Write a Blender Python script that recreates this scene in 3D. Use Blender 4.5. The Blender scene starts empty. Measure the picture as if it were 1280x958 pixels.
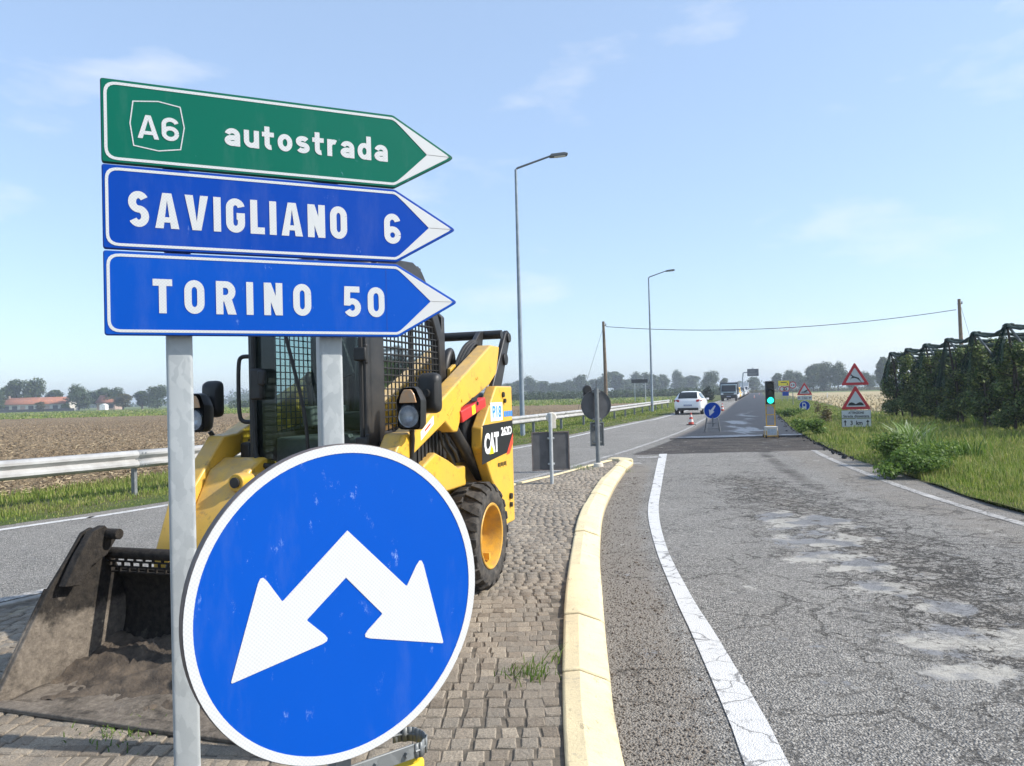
import bpy, bmesh, math, random
import numpy as np
from mathutils import Vector, Matrix, Quaternion
R = math.radians
rng = np.random.default_rng(7)
random.seed(7)
sc = bpy.context.scene
col = sc.collection

# ------------------------------------------------------------------ camera
FPX, CAMH, ROLL, PITCH = 961.0, 1.55, R(1.5), math.atan(15 / 961.0)
cam_data = bpy.data.cameras.new('camera'); cam = bpy.data.objects.new('camera', cam_data); col.objects.link(cam)
cam_data.sensor_fit = 'HORIZONTAL'; cam_data.sensor_width = 36; cam_data.lens = FPX / 1280 * 36
cam_data.clip_start = .05; cam_data.clip_end = 9000
cam.matrix_world = Matrix.Translation((0, 0, CAMH)) @ Matrix.Rotation(R(90) + PITCH, 4, 'X') @ Matrix.Rotation(-ROLL, 4, 'Z')
sc.camera = cam

# ------------------------------------------------------------------ sky, sun, exposure
SUN_DIR = Vector((.988 * math.cos(R(38)), -.155 * math.cos(R(38)), math.sin(R(38)))).normalized()
world = bpy.data.worlds.new('World'); sc.world = world; world.use_nodes = True
wn, wl = world.node_tree.nodes, world.node_tree.links
for n_ in list(wn): wn.remove(n_)
sky = wn.new('ShaderNodeTexSky'); sky.sky_type = 'NISHITA'; sky.sun_disc = False
sky.sun_elevation = R(38); sky.sun_rotation = math.atan2(SUN_DIR.x, SUN_DIR.y)
sky.altitude = 300; sky.air_density = 1.0; sky.dust_density = 1.2; sky.ozone_density = 2.7
tc = wn.new('ShaderNodeTexCoord')
mp = wn.new('ShaderNodeMapping'); mp.inputs['Scale'].default_value = (2.2, 2.2, 6.5)
wl.new(tc.outputs['Generated'], mp.inputs['Vector'])
cn = wn.new('ShaderNodeTexNoise'); cn.inputs['Scale'].default_value = 1.6; cn.inputs['Detail'].default_value = 8; cn.inputs['Roughness'].default_value = .55
wl.new(mp.outputs['Vector'], cn.inputs['Vector'])
cr = wn.new('ShaderNodeValToRGB'); cr.color_ramp.elements[0].position = .57; cr.color_ramp.elements[1].position = .84
cr.color_ramp.elements[0].color = (0, 0, 0, 1); cr.color_ramp.elements[1].color = (.7, .7, .7, 1)
wl.new(cn.outputs['Fac'], cr.inputs['Fac'])
cm = wn.new('ShaderNodeMix'); cm.data_type = 'RGBA'
vm = wn.new('ShaderNodeMix'); vm.data_type = 'RGBA'; vm.inputs[0].default_value = .46; vm.inputs[7].default_value = (2.5, 3.3, 4.5, 1)   # thin high haze
wl.new(sky.outputs['Color'], vm.inputs[6])
wl.new(cr.outputs['Color'], cm.inputs[0]); wl.new(vm.outputs[2], cm.inputs[6]); cm.inputs[7].default_value = (4.6, 4.65, 4.75, 1)
bg = wn.new('ShaderNodeBackground'); bg.inputs['Strength'].default_value = .15
wl.new(cm.outputs[2], bg.inputs['Color'])
wo = wn.new('ShaderNodeOutputWorld'); wl.new(bg.outputs[0], wo.inputs['Surface'])
sd = bpy.data.lights.new('sun', 'SUN'); sd.energy = 3.9; sd.angle = R(.6); sd.color = (1, .95, .87)
sun = bpy.data.objects.new('sun', sd); col.objects.link(sun)
sun.rotation_euler = SUN_DIR.to_track_quat('Z', 'Y').to_euler()
vs = sc.view_settings; vs.view_transform = 'Standard'; vs.look = 'None'; vs.gamma = 1; vs.exposure = .7; vs.use_curve_mapping = False
sc.cycles.use_denoising = True; sc.cycles.max_bounces = 5; sc.cycles.diffuse_bounces = 3; sc.cycles.glossy_bounces = 3; sc.cycles.transparent_max_bounces = 12; sc.cycles.use_adaptive_sampling = True; sc.cycles.adaptive_threshold = .02
sc.cycles.volume_bounces = 0

# ------------------------------------------------------------------ layout helpers (the place is laid out in metres round the camera)
_c, _s, _cp, _sp = math.cos(ROLL), math.sin(ROLL), math.cos(PITCH), math.sin(PITCH)
def _ray(px, py):
    dx, dy = px - 640, py - 479
    u, v = dx * _c - dy * _s, dy * _c + dx * _s
    return (u, FPX * _cp + v * _sp, -v * _cp + FPX * _sp)
def gp(px, py, z=0.):                    # the spot on the ground (height z) seen there
    r = _ray(px, py); t = (z - CAMH) / r[2]; return Vector((r[0] * t, r[1] * t, z))
def at(px, py, Y):                       # the spot at distance Y seen there
    r = _ray(px, py); t = Y / r[1]; return Vector((r[0] * t, Y, CAMH + r[2] * t))
def proj(p):
    x, y, z = p[0], p[1], p[2] - CAMH
    fw = y * _cp + z * _sp; v = -(z * _cp - y * _sp)
    u, v = x * FPX / fw, v * FPX / fw
    return 640 + u * _c + v * _s, 479 + v * _c - u * _s
RD = Vector((.305, .952, 0)); RN = Vector((.952, -.305, 0))       # along the main road, and to its right
def st(s, t, z=0.): p = RD * s + RN * t; return Vector((p.x, p.y, z))
ROADYAW = math.atan2(RD.y, RD.x)

# ------------------------------------------------------------------ materials
def lin(h):
    h = h.lstrip('#'); o = []
    for i in (0, 2, 4):
        c = int(h[i:i + 2], 16) / 255; o.append(c / 12.92 if c <= .04045 else ((c + .055) / 1.055) ** 2.4)
    return tuple(o)
def C4(c):
    if isinstance(c, str): c = lin(c)
    if isinstance(c, (int, float)): c = (c, c, c)
    return (c[0], c[1], c[2], 1)
class NT:
    def __init__(s, name):
        s.m = bpy.data.materials.new(name); s.m.use_nodes = True; s.n = s.m.node_tree.nodes; s.l = s.m.node_tree.links
        s.b = s.n['Principled BSDF']; s.out = s.n['Material Output']
        s.tc = s.n.new('ShaderNodeTexCoord')
    def set(s, inp, v):
        if hasattr(v, 'links') or isinstance(v, bpy.types.NodeSocket): s.l.new(v, inp)
        else: inp.default_value = v
    def noise(s, scale, detail=5, rough=.6, vec=None, dist=0, stretch=None):
        n = s.n.new('ShaderNodeTexNoise'); n.inputs['Scale'].default_value = scale; n.inputs['Detail'].default_value = detail
        n.inputs['Roughness'].default_value = rough; n.inputs['Distortion'].default_value = dist
        v = vec or s.tc.outputs['Object']
        if stretch:
            m = s.n.new('ShaderNodeMapping'); m.inputs['Scale'].default_value = stretch; s.l.new(v, m.inputs['Vector']); v = m.outputs['Vector']
        s.l.new(v, n.inputs['Vector']); return n.outputs['Fac']
    def vor(s, scale, feature='F1', out='Distance', vec=None, rand=1):
        n = s.n.new('ShaderNodeTexVoronoi'); n.feature = feature; n.inputs['Scale'].default_value = scale; n.inputs['Randomness'].default_value = rand
        s.l.new(vec or s.tc.outputs['Object'], n.inputs['Vector']); return n.outputs[out]
    def ramp(s, fac, a, b, ca=(0, 0, 0, 1), cb=(1, 1, 1, 1)):
        n = s.n.new('ShaderNodeValToRGB'); n.color_ramp.elements[0].position = a; n.color_ramp.elements[1].position = b
        n.color_ramp.elements[0].color = ca; n.color_ramp.elements[1].color = cb; s.l.new(fac, n.inputs['Fac']); return n.outputs['Color']
    def mix(s, f, a, b, mode='MIX'):
        n = s.n.new('ShaderNodeMix'); n.data_type = 'RGBA'; n.blend_type = mode
        s.set(n.inputs[0], f); s.set(n.inputs[6], a); s.set(n.inputs[7], b); return n.outputs[2]
    def math(s, op, a, b=0., clamp=False):
        n = s.n.new('ShaderNodeMath'); n.operation = op; n.use_clamp = clamp; s.set(n.inputs[0], a); s.set(n.inputs[1], b); return n.outputs[0]
    def attr(s, name):
        n = s.n.new('ShaderNodeAttribute'); n.attribute_name = name; return n.outputs['Fac']
    def bump(s, h, strength=.3, dist=.02):
        n = s.n.new('ShaderNodeBump'); n.inputs['Strength'].default_value = strength; n.inputs['Distance'].default_value = dist
        s.l.new(h, n.inputs['Height']); s.l.new(n.outputs['Normal'], s.b.inputs['Normal'])
    def island(s):
        n = s.n.new('ShaderNodeNewGeometry'); return n.outputs['Random Per Island']
    def fin(s, color, rough=.6, metal=0, spec=.5):
        s.set(s.b.inputs['Base Color'], color); s.set(s.b.inputs['Roughness'], rough); s.set(s.b.inputs['Metallic'], metal)
        s.set(s.b.inputs['Specular IOR Level'], spec); return s.m
def mat(name, c1, c2=None, scale=6, rough=.6, metal=0, bump=0, bscale=60, spec=.5, lo=.35, hi=.65, coat=0):
    t = NT(name); c = C4(c1)
    if c2 is not None: c = t.mix(t.ramp(t.noise(scale), lo, hi), C4(c1), C4(c2))
    if bump: t.bump(t.noise(bscale, 4), bump, .01)
    if coat: t.b.inputs['Coat Weight'].default_value = coat; t.b.inputs['Coat Roughness'].default_value = .12
    return t.fin(c, rough, metal, spec)
def emit(name, c, strength):
    t = NT(name); t.b.inputs['Emission Color'].default_value = C4(c); t.b.inputs['Emission Strength'].default_value = strength
    return t.fin(C4(c), .3)

def m_asphalt():
    t = NT('old_asphalt')
    grain = t.vor(86, 'F1', 'Distance'); big = t.noise(.55, 5, .6); mid = t.noise(3.2, 6, .65)
    sep = t.n.new('ShaderNodeSeparateColor'); t.l.new(t.vor(86, 'F1', 'Color'), sep.inputs[0])
    g2 = t.noise(38, 4, .75)
    base = t.mix(t.ramp(sep.outputs[0], .1, .95), C4((.105, .098, .088)), C4((.52, .49, .44)))
    base = t.mix(t.math('MULTIPLY', t.ramp(g2, .42, .62), .5), base, C4((.15, .142, .130)))
    base = t.mix(t.math('MULTIPLY', t.ramp(grain, .35, .8), .45), base, C4((.085, .082, .078)))
    base = t.mix(t.math('MULTIPLY', t.ramp(mid, .4, .7), .30), base, C4((.14, .136, .13)))
    base = t.mix(t.math('MULTIPLY', t.ramp(big, .45, .75), .35), base, C4((.36, .343, .31)))
    # dust and soil
    dirt = t.ramp(t.math('ADD', t.attr('dirt'), t.math('MULTIPLY', t.math('SUBTRACT', t.noise(2.6, 7, .7), .5), 1.1)), .3, .75)
    dcol = t.mix(t.ramp(t.noise(60, 5, .7), .36, .68), C4((.17, .15, .125)), C4((.33, .29, .24)))
    base = t.mix(t.math('MULTIPLY', dirt, .75), base, dcol)
    # dark stained / milled
    dark = t.ramp(t.math('ADD', t.attr('dark'), t.math('MULTIPLY', t.math('SUBTRACT', t.noise(1.5, 8, .72), .5), 1.0)), .38, .72)
    base = t.mix(t.math('MULTIPLY', dark, .9), base, t.mix(t.ramp(t.noise(1.1, 6, .7), .4, .65), C4((.030, .026, .024)), C4((.085, .069, .058))))
    # worn through patches: pale mortar-like and blue grey
    pn = t.math('MULTIPLY', t.math('SUBTRACT', t.noise(3.1, 11, .76), .5), 2.7)
    patch = t.ramp(t.math('ADD', t.attr('patch'), pn), .26, .34)
    pcol = t.mix(t.ramp(t.noise(2.1, 4, .5), .46, .54), C4((.195, .197, .203)), C4((.41, .385, .335)))
    pcol = t.mix(t.math('MULTIPLY', t.ramp(t.noise(40, 4), .4, .7), .3), pcol, C4((.11, .105, .10)))
    base = t.mix(t.math('MULTIPLY', patch, .85), base, pcol)
    # cracks
    dn = t.n.new('ShaderNodeTexNoise'); dn.inputs['Scale'].default_value = 3.4; dn.inputs['Detail'].default_value = 8; dn.inputs['Roughness'].default_value = .7; t.l.new(t.tc.outputs['Object'], dn.inputs['Vector'])
    av = t.n.new('ShaderNodeVectorMath'); av.operation = 'MULTIPLY_ADD'; t.l.new(dn.outputs['Color'], av.inputs[0]); av.inputs[1].default_value = (.55, .55, 0); t.l.new(t.tc.outputs['Object'], av.inputs[2])
    c1 = t.vor(.9, 'DISTANCE_TO_EDGE', vec=av.outputs[0]); c2 = t.vor(3.4, 'DISTANCE_TO_EDGE', vec=av.outputs[0]); c3 = t.vor(8.5, 'DISTANCE_TO_EDGE', vec=av.outputs[0])
    W1_, W0_ = (1, 1, 1, 1), (0, 0, 0, 1)
    l1 = t.ramp(c1, .0015, .008, W1_, W0_); l2 = t.ramp(c2, .008, .04, W1_, W0_); l3 = t.ramp(c3, .015, .09, W1_, W0_)
    ck = t.attr('crack')
    m1 = t.math('MULTIPLY', t.ramp(t.math('ADD', ck, t.math('MULTIPLY', t.math('SUBTRACT', t.noise(.8, 3), .5), 1.2)), .25, .5), .6)
    m2 = t.ramp(t.math('ADD', ck, t.math('MULTIPLY', t.math('SUBTRACT', t.noise(1.3, 6, .7), .5), 1.9)), .46, .80)
    m3 = t.ramp(t.math('ADD', ck, t.math('MULTIPLY', t.math('SUBTRACT', t.noise(2.0, 6, .7), .5), 1.9)), .66, .92)
    crack = t.math('MAXIMUM', t.math('MAXIMUM', t.math('MULTIPLY', l1, m1), t.math('MULTIPLY', l2, m2)), t.math('MULTIPLY', l3, m3), True)
    crack = t.math('MULTIPLY', crack, t.math('SUBTRACT', 1.0, t.math('MULTIPLY', patch, .85)))
    base = t.mix(t.math('MULTIPLY', crack, .8), base, C4((.026, .023, .021)))
    h = t.math('SUBTRACT', t.math('MULTIPLY', t.math('SUBTRACT', t.math('SUBTRACT', 1.0, grain), t.math('MULTIPLY', g2, .8)), t.math('SUBTRACT', 1.0, t.math('MULTIPLY', patch, .8))), t.math('MULTIPLY', crack, 2.0))
    t.bump(h, .9, .014)
    return t.fin(base, t.mix(patch, (.9, .9, .9, 1), (.7, .7, .7, 1)), 0, .25)
def m_newasphalt():
    t = NT('fresh_asphalt')
    grain = t.vor(95, 'F1', 'Distance')
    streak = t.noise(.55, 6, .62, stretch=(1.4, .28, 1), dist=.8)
    wet_sheen = t.ramp(t.math('ADD', t.attr('wet_sheen'), t.math('MULTIPLY', t.math('SUBTRACT', streak, .5), 1.7)), .42, .60)
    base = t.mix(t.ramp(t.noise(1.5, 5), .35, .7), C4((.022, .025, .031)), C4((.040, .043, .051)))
    base = t.mix(t.math('MULTIPLY', wet_sheen, .4), base, C4((.16, .175, .20)))  # pale sky sheen of the wet streaks, mixed into the colour
    base = t.mix(t.math('MULTIPLY', t.attr('dirt'), .8), base, C4((.2, .17, .14)))
    t.bump(grain, .35, .008)
    return t.fin(base, t.mix(wet_sheen, (.8, .8, .8, 1), (.40, .40, .40, 1)), 0, .35)
def m_soil():
    t = NT('ploughed_soil')
    a = t.noise(1.7, 9, .75); b = t.noise(9, 7, .7); c = t.noise(.05, 3)
    v = t.vor(7, 'F1', 'Distance')
    base = t.mix(t.ramp(b, .35, .68), C4((.115, .082, .05)), C4((.38, .29, .185)))
    base = t.mix(t.math('MULTIPLY', t.ramp(a, .5, .72), .55), base, C4((.37, .295, .185)))
    base = t.mix(t.math('MULTIPLY', t.ramp(c, .4, .65), .35), base, C4((.15, .105, .07)))
    t.bump(t.math('ADD', v, b), 1.0, .12)
    return t.fin(base, .95, 0, .1)
def m_ground(name, c1, c2, c3, s1=.35, s2=6):
    t = NT(name)
    base = t.mix(t.ramp(t.noise(s2, 6, .7), .35, .65), C4(c1), C4(c2))
    base = t.mix(t.math('MULTIPLY', t.ramp(t.noise(s1, 5, .6), .42, .65), .7), base, C4(c3))
    t.bump(t.noise(s2 * 2, 6), .7, .08)
    return t.fin(base, .95, 0, .1)
def m_stubble():
    t = NT('stubble_field')
    w = t.noise(1.2, 7, .7, stretch=(.3, 2.2, 1)); b = t.noise(.12, 5, .6); f = t.noise(8, 6, .7)
    base = t.mix(t.ramp(w, .38, .62), C4((.30, .235, .13)), C4((.52, .43, .27)))
    base = t.mix(t.math('MULTIPLY', t.ramp(f, .45, .7), .5), base, C4((.22, .165, .09)))
    base = t.mix(t.math('MULTIPLY', t.ramp(b, .45, .7), .35), base, C4((.25, .24, .10)))
    t.bump(w, .8, .12)
    return t.fin(base, .95, 0, .1)
def m_leaf(name, cs, trans=.25, rough=.55):
    t = NT(name); r = t.island()
    n = t.n.new('ShaderNodeValToRGB'); cr_ = n.color_ramp
    while len(cr_.elements) < len(cs): cr_.elements.new(.5)
    for i, c in enumerate(cs): cr_.elements[i].position = i / max(1, len(cs) - 1); cr_.elements[i].color = C4(c)
    t.l.new(r, n.inputs['Fac'])
    c = t.mix(t.math('MULTIPLY', t.ramp(t.noise(1.3, 3), .4, .65), .3), n.outputs['Color'], C4(cs[0]))
    if name == 'grass_blades': c = t.mix(t.math('MULTIPLY', t.ramp(t.noise(.55, 6, .65), .46, .64), .38), c, C4((.23, .20, .075)))
    t.fin(c, rough, 0, .3)
    tr = t.n.new('ShaderNodeBsdfTranslucent'); t.l.new(c, tr.inputs['Color'])
    mx = t.n.new('ShaderNodeMixShader'); mx.inputs[0].default_value = trans
    t.l.new(t.b.outputs[0], mx.inputs[1]); t.l.new(tr.outputs[0], mx.inputs[2]); t.l.new(mx.outputs[0], t.out.inputs['Surface'])
    return t.m
def m_galv(name, lo=.34, hi=.50, metal=.15):
    t = NT(name)
    dn = t.n.new('ShaderNodeTexNoise'); dn.inputs['Scale'].default_value = 30; t.l.new(t.tc.outputs['Object'], dn.inputs['Vector'])
    av = t.n.new('ShaderNodeVectorMath'); av.operation = 'MULTIPLY_ADD'; t.l.new(dn.outputs['Color'], av.inputs[0]); av.inputs[1].default_value = (.02, .02, .02); t.l.new(t.tc.outputs['Object'], av.inputs[2])
    s_ = t.n.new('ShaderNodeMapping'); s_.inputs['Scale'].default_value = (1, 1, .55); t.l.new(av.outputs[0], s_.inputs['Vector'])
    sep = t.n.new('ShaderNodeSeparateColor'); t.l.new(t.vor(38, 'F1', 'Color', vec=s_.outputs[0]), sep.inputs[0])
    f = t.math('ADD', t.math('MULTIPLY', sep.outputs[0], .5), t.math('MULTIPLY', t.noise(9, 6, .6), .5))
    base = t.mix(f, C4((lo * .93, lo, lo * 1.03)), C4((hi * .95, hi, hi * 1.0)))
    return t.fin(base, t.ramp(f, 0, 1, (.38, .38, .38, 1), (.6, .6, .6, 1)), metal, .5)
def m_yellow():
    t = NT('loader_yellow_paint')
    g = t.n.new('ShaderNodeNewGeometry'); sx = t.n.new('ShaderNodeSeparateXYZ'); t.l.new(g.outputs['Normal'], sx.inputs[0])
    up = t.ramp(sx.outputs['Z'], .35, .75)
    sp = t.ramp(t.noise(11, 8, .7), .58, .68); film = t.noise(2.2, 6, .6)
    base = t.mix(t.math('MULTIPLY', t.ramp(film, .4, .7), .5), C4((.74, .43, .04)), C4((.46, .29, .075)))
    base = t.mix(t.math('MULTIPLY', sp, .6), base, C4((.13, .085, .045)))
    base = t.mix(t.math('MULTIPLY', t.ramp(t.noise(38, 6, .75), .62, .68), .5), base, C4((.06, .05, .04)))
    base = t.mix(t.math('MULTIPLY', t.math('MULTIPLY', up, t.ramp(t.noise(7, 7, .7), .3, .6)), .75), base, C4((.40, .27, .13)))
    t.b.inputs['Coat Weight'].default_value = .25; t.b.inputs['Coat Roughness'].default_value = .25
    return t.fin(base, t.ramp(film, .3, .7, (.35, .35, .35, 1), (.6, .6, .6, 1)), 0, .5)
def m_glass(name, tint, gloss=.10, trans=1.):
    t = NT(name); t.n.remove(t.b)
    tr = t.n.new('ShaderNodeBsdfTransparent'); tr.inputs[0].default_value = C4(tint)
    gl = t.n.new('ShaderNodeBsdfGlossy'); gl.inputs['Roughness'].default_value = .04; gl.inputs[0].default_value = (.9, .95, 1, 1)
    fr = t.n.new('ShaderNodeFresnel'); fr.inputs[0].default_value = 1.5
    mx = t.n.new('ShaderNodeMixShader'); t.l.new(fr.outputs[0], mx.inputs[0]); t.l.new(tr.outputs[0], mx.inputs[1]); t.l.new(gl.outputs[0], mx.inputs[2])
    t.l.new(mx.outputs[0], t.out.inputs['Surface']); return t.m
def m_paver():
    t = NT('porphyry_paver'); oi = t.n.new('ShaderNodeObjectInfo'); r = t.math('FRACT', t.math('ADD', t.island(), t.math('MULTIPLY', oi.outputs['Random'], 7.31)))
    ov = t.n.new('ShaderNodeVectorMath'); ov.operation = 'ADD'; t.l.new(t.tc.outputs['Object'], ov.inputs[0]); t.l.new(oi.outputs['Location'], ov.inputs[1])
    n = t.n.new('ShaderNodeValToRGB'); e = n.color_ramp.elements; e.new(.33); e.new(.66)
    for i, c in enumerate([(.24, .195, .145), (.40, .335, .255), (.29, .255, .205), (.47, .395, .30)]): e[i].position = i / 3; e[i].color = C4(c)
    t.l.new(r, n.inputs['Fac'])
    sp = t.noise(120, 4, .75, vec=ov.outputs[0])
    base = t.mix(t.math('MULTIPLY', t.ramp(sp, .4, .68), .75), n.outputs['Color'], C4((.12, .098, .075)))
    base = t.mix(t.math('MULTIPLY', t.ramp(t.noise(1.7, 7, .65, vec=ov.outputs[0]), .45, .65), .5), base, C4((.17, .145, .115)))
    base = t.mix(t.math('MULTIPLY', t.ramp(t.noise(200, 2, .6, vec=ov.outputs[0]), .60, .72), .55), base, C4((.55, .5, .44)))
    t.bump(t.noise(48, 7, .7, vec=ov.outputs[0]), 1.0, .016)
    return t.fin(base, .85, 0, .3)
def m_paint_line(name, c, wear=.5, under=(.2, .195, .185), ckf=.7, b0=.42, b1=.7):
    t = NT(name)
    f = t.ramp(t.noise(24, 8, .72), wear, wear + .06); big = t.ramp(t.noise(2.2, 6, .65), b0, b1)
    base = t.mix(t.math('MULTIPLY', t.noise(6, 5), .35), C4(c), C4(tuple(x * .72 for x in c)))
    base = t.mix(t.math('MULTIPLY', t.math('MULTIPLY', f, big), .9), base, C4(under))
    dn = t.n.new('ShaderNodeTexNoise'); dn.inputs['Scale'].default_value = 3; dn.inputs['Detail'].default_value = 6; t.l.new(t.tc.outputs['Object'], dn.inputs['Vector'])
    av = t.n.new('ShaderNodeVectorMath'); av.operation = 'MULTIPLY_ADD'; t.l.new(dn.outputs['Color'], av.inputs[0]); av.inputs[1].default_value = (.5, .5, 0); t.l.new(t.tc.outputs['Object'], av.inputs[2])
    ck = t.ramp(t.vor(2.6, 'DISTANCE_TO_EDGE', vec=av.outputs[0]), .006, .022, (1, 1, 1, 1), (0, 0, 0, 1))
    base = t.mix(t.math('MULTIPLY', ck, ckf), base, C4((.1, .095, .09)))
    t.bump(t.vor(125, 'F1', 'Distance'), .5, .008)
    return t.fin(base, .75, 0, .3)
def m_kerb():
    t = NT('kerb_yellow_paint')
    base = t.mix(t.math('MULTIPLY', t.noise(4, 6), .5), C4((.72, .61, .38)), C4((.62, .50, .29)))
    base = t.mix(t.math('MULTIPLY', t.ramp(t.noise(1.6, 8, .7), .44, .66), .6), base, C4((.44, .36, .24)))
    base = t.mix(t.math('MULTIPLY', t.ramp(t.noise(13, 8, .75), .56, .66), .65), base, C4((.36, .31, .24)))
    base = t.mix(t.math('MULTIPLY', t.ramp(t.noise(5, 9, .75, stretch=(2.5, .8, 1)), .60, .68), .85), base, C4((.11, .085, .065)))
    sx = t.n.new('ShaderNodeSeparateXYZ'); t.l.new(t.tc.outputs['Object'], sx.inputs[0])
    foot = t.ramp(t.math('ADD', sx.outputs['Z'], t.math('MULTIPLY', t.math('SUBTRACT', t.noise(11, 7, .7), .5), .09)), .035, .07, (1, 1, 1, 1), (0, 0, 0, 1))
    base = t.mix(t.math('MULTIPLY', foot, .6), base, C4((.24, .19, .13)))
    t.bump(t.noise(60, 6, .7), .6, .008)
    return t.fin(base, .8, 0, .3)
def m_bucket(name, zm):
    t = NT(name)
    sx = t.n.new('ShaderNodeSeparateXYZ'); t.l.new(t.tc.outputs['Object'], sx.inputs[0])
    b = t.noise(28, 7, .7); a = t.noise(4.5, 8, .68)
    lvl = t.math('ADD', sx.outputs['Z'], t.math('MULTIPLY', t.math('SUBTRACT', a, .5), .55))
    mask = t.ramp(lvl, zm - .04, zm + .05, (1, 1, 1, 1), (0, 0, 0, 1))
    mask = t.math('MULTIPLY', mask, t.ramp(t.noise(2.7, 9, .7), .36, .52, (.45, .45, .45, 1), (1, 1, 1, 1)))
    mud = t.mix(t.ramp(b, .35, .7), C4((.115, .096, .078)), C4((.25, .213, .17)))
    damp = t.ramp(t.math('ADD', sx.outputs['X'], t.math('MULTIPLY', t.math('SUBTRACT', t.noise(2.4, 8, .65), .5), .9)), 2.29, 2.36)
    mud = t.mix(t.math('MULTIPLY', damp, .85), mud, C4((.040, .032, .026)))
    steel = t.mix(t.ramp(b, .35, .7), C4((.010, .009, .008)), C4((.045, .037, .03)))
    t.bump(t.noise(40, 7, .7), .8, .012)
    return t.fin(t.mix(mask, steel, mud), .85, .0, .3)
def m_tyre():
    t = NT('tyre_rubber')
    base = t.mix(t.ramp(t.noise(14, 7, .7), .4, .65), C4((.028, .027, .026)), C4((.10, .088, .075)))
    t.bump(t.noise(70, 4), .3, .005); return t.fin(base, .8, 0, .3)
def m_sign(name, c, c2):
    t = NT(name)
    base = t.mix(t.math('MULTIPLY', t.noise(2.5, 4), .5), C4(c), C4(c2))
    sc_ = t.ramp(t.noise(26, 9, .75, stretch=(1, 1, .5)), .61, .68)
    patchy = t.ramp(t.noise(3, 3), .5, .62)
    base = t.mix(t.math('MULTIPLY', t.math('MULTIPLY', sc_, patchy), .55), base, C4((.40, .55, .80)))
    base = t.mix(t.math('MULTIPLY', t.ramp(t.noise(5, 8, .7, stretch=(1, 1, .25)), .52, .8), .12), base, C4((.30, .33, .36)))
    return t.fin(base, .5, 0, .12)
def m_signwhite():
    t = NT('sign_white_sheeting')
    ck = t.n.new('ShaderNodeTexChecker'); ck.inputs['Scale'].default_value = 170; t.l.new(t.tc.outputs['Object'], ck.inputs['Vector'])
    base = t.mix(t.math('MULTIPLY', ck.outputs['Fac'], .5), C4((.60, .61, .61)), C4((.46, .47, .47)))
    base = t.mix(t.math('MULTIPLY', t.ramp(t.noise(18, 8, .7), .55, .75), .25), base, C4((.5, .48, .44)))
    return t.fin(base, .4)
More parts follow.
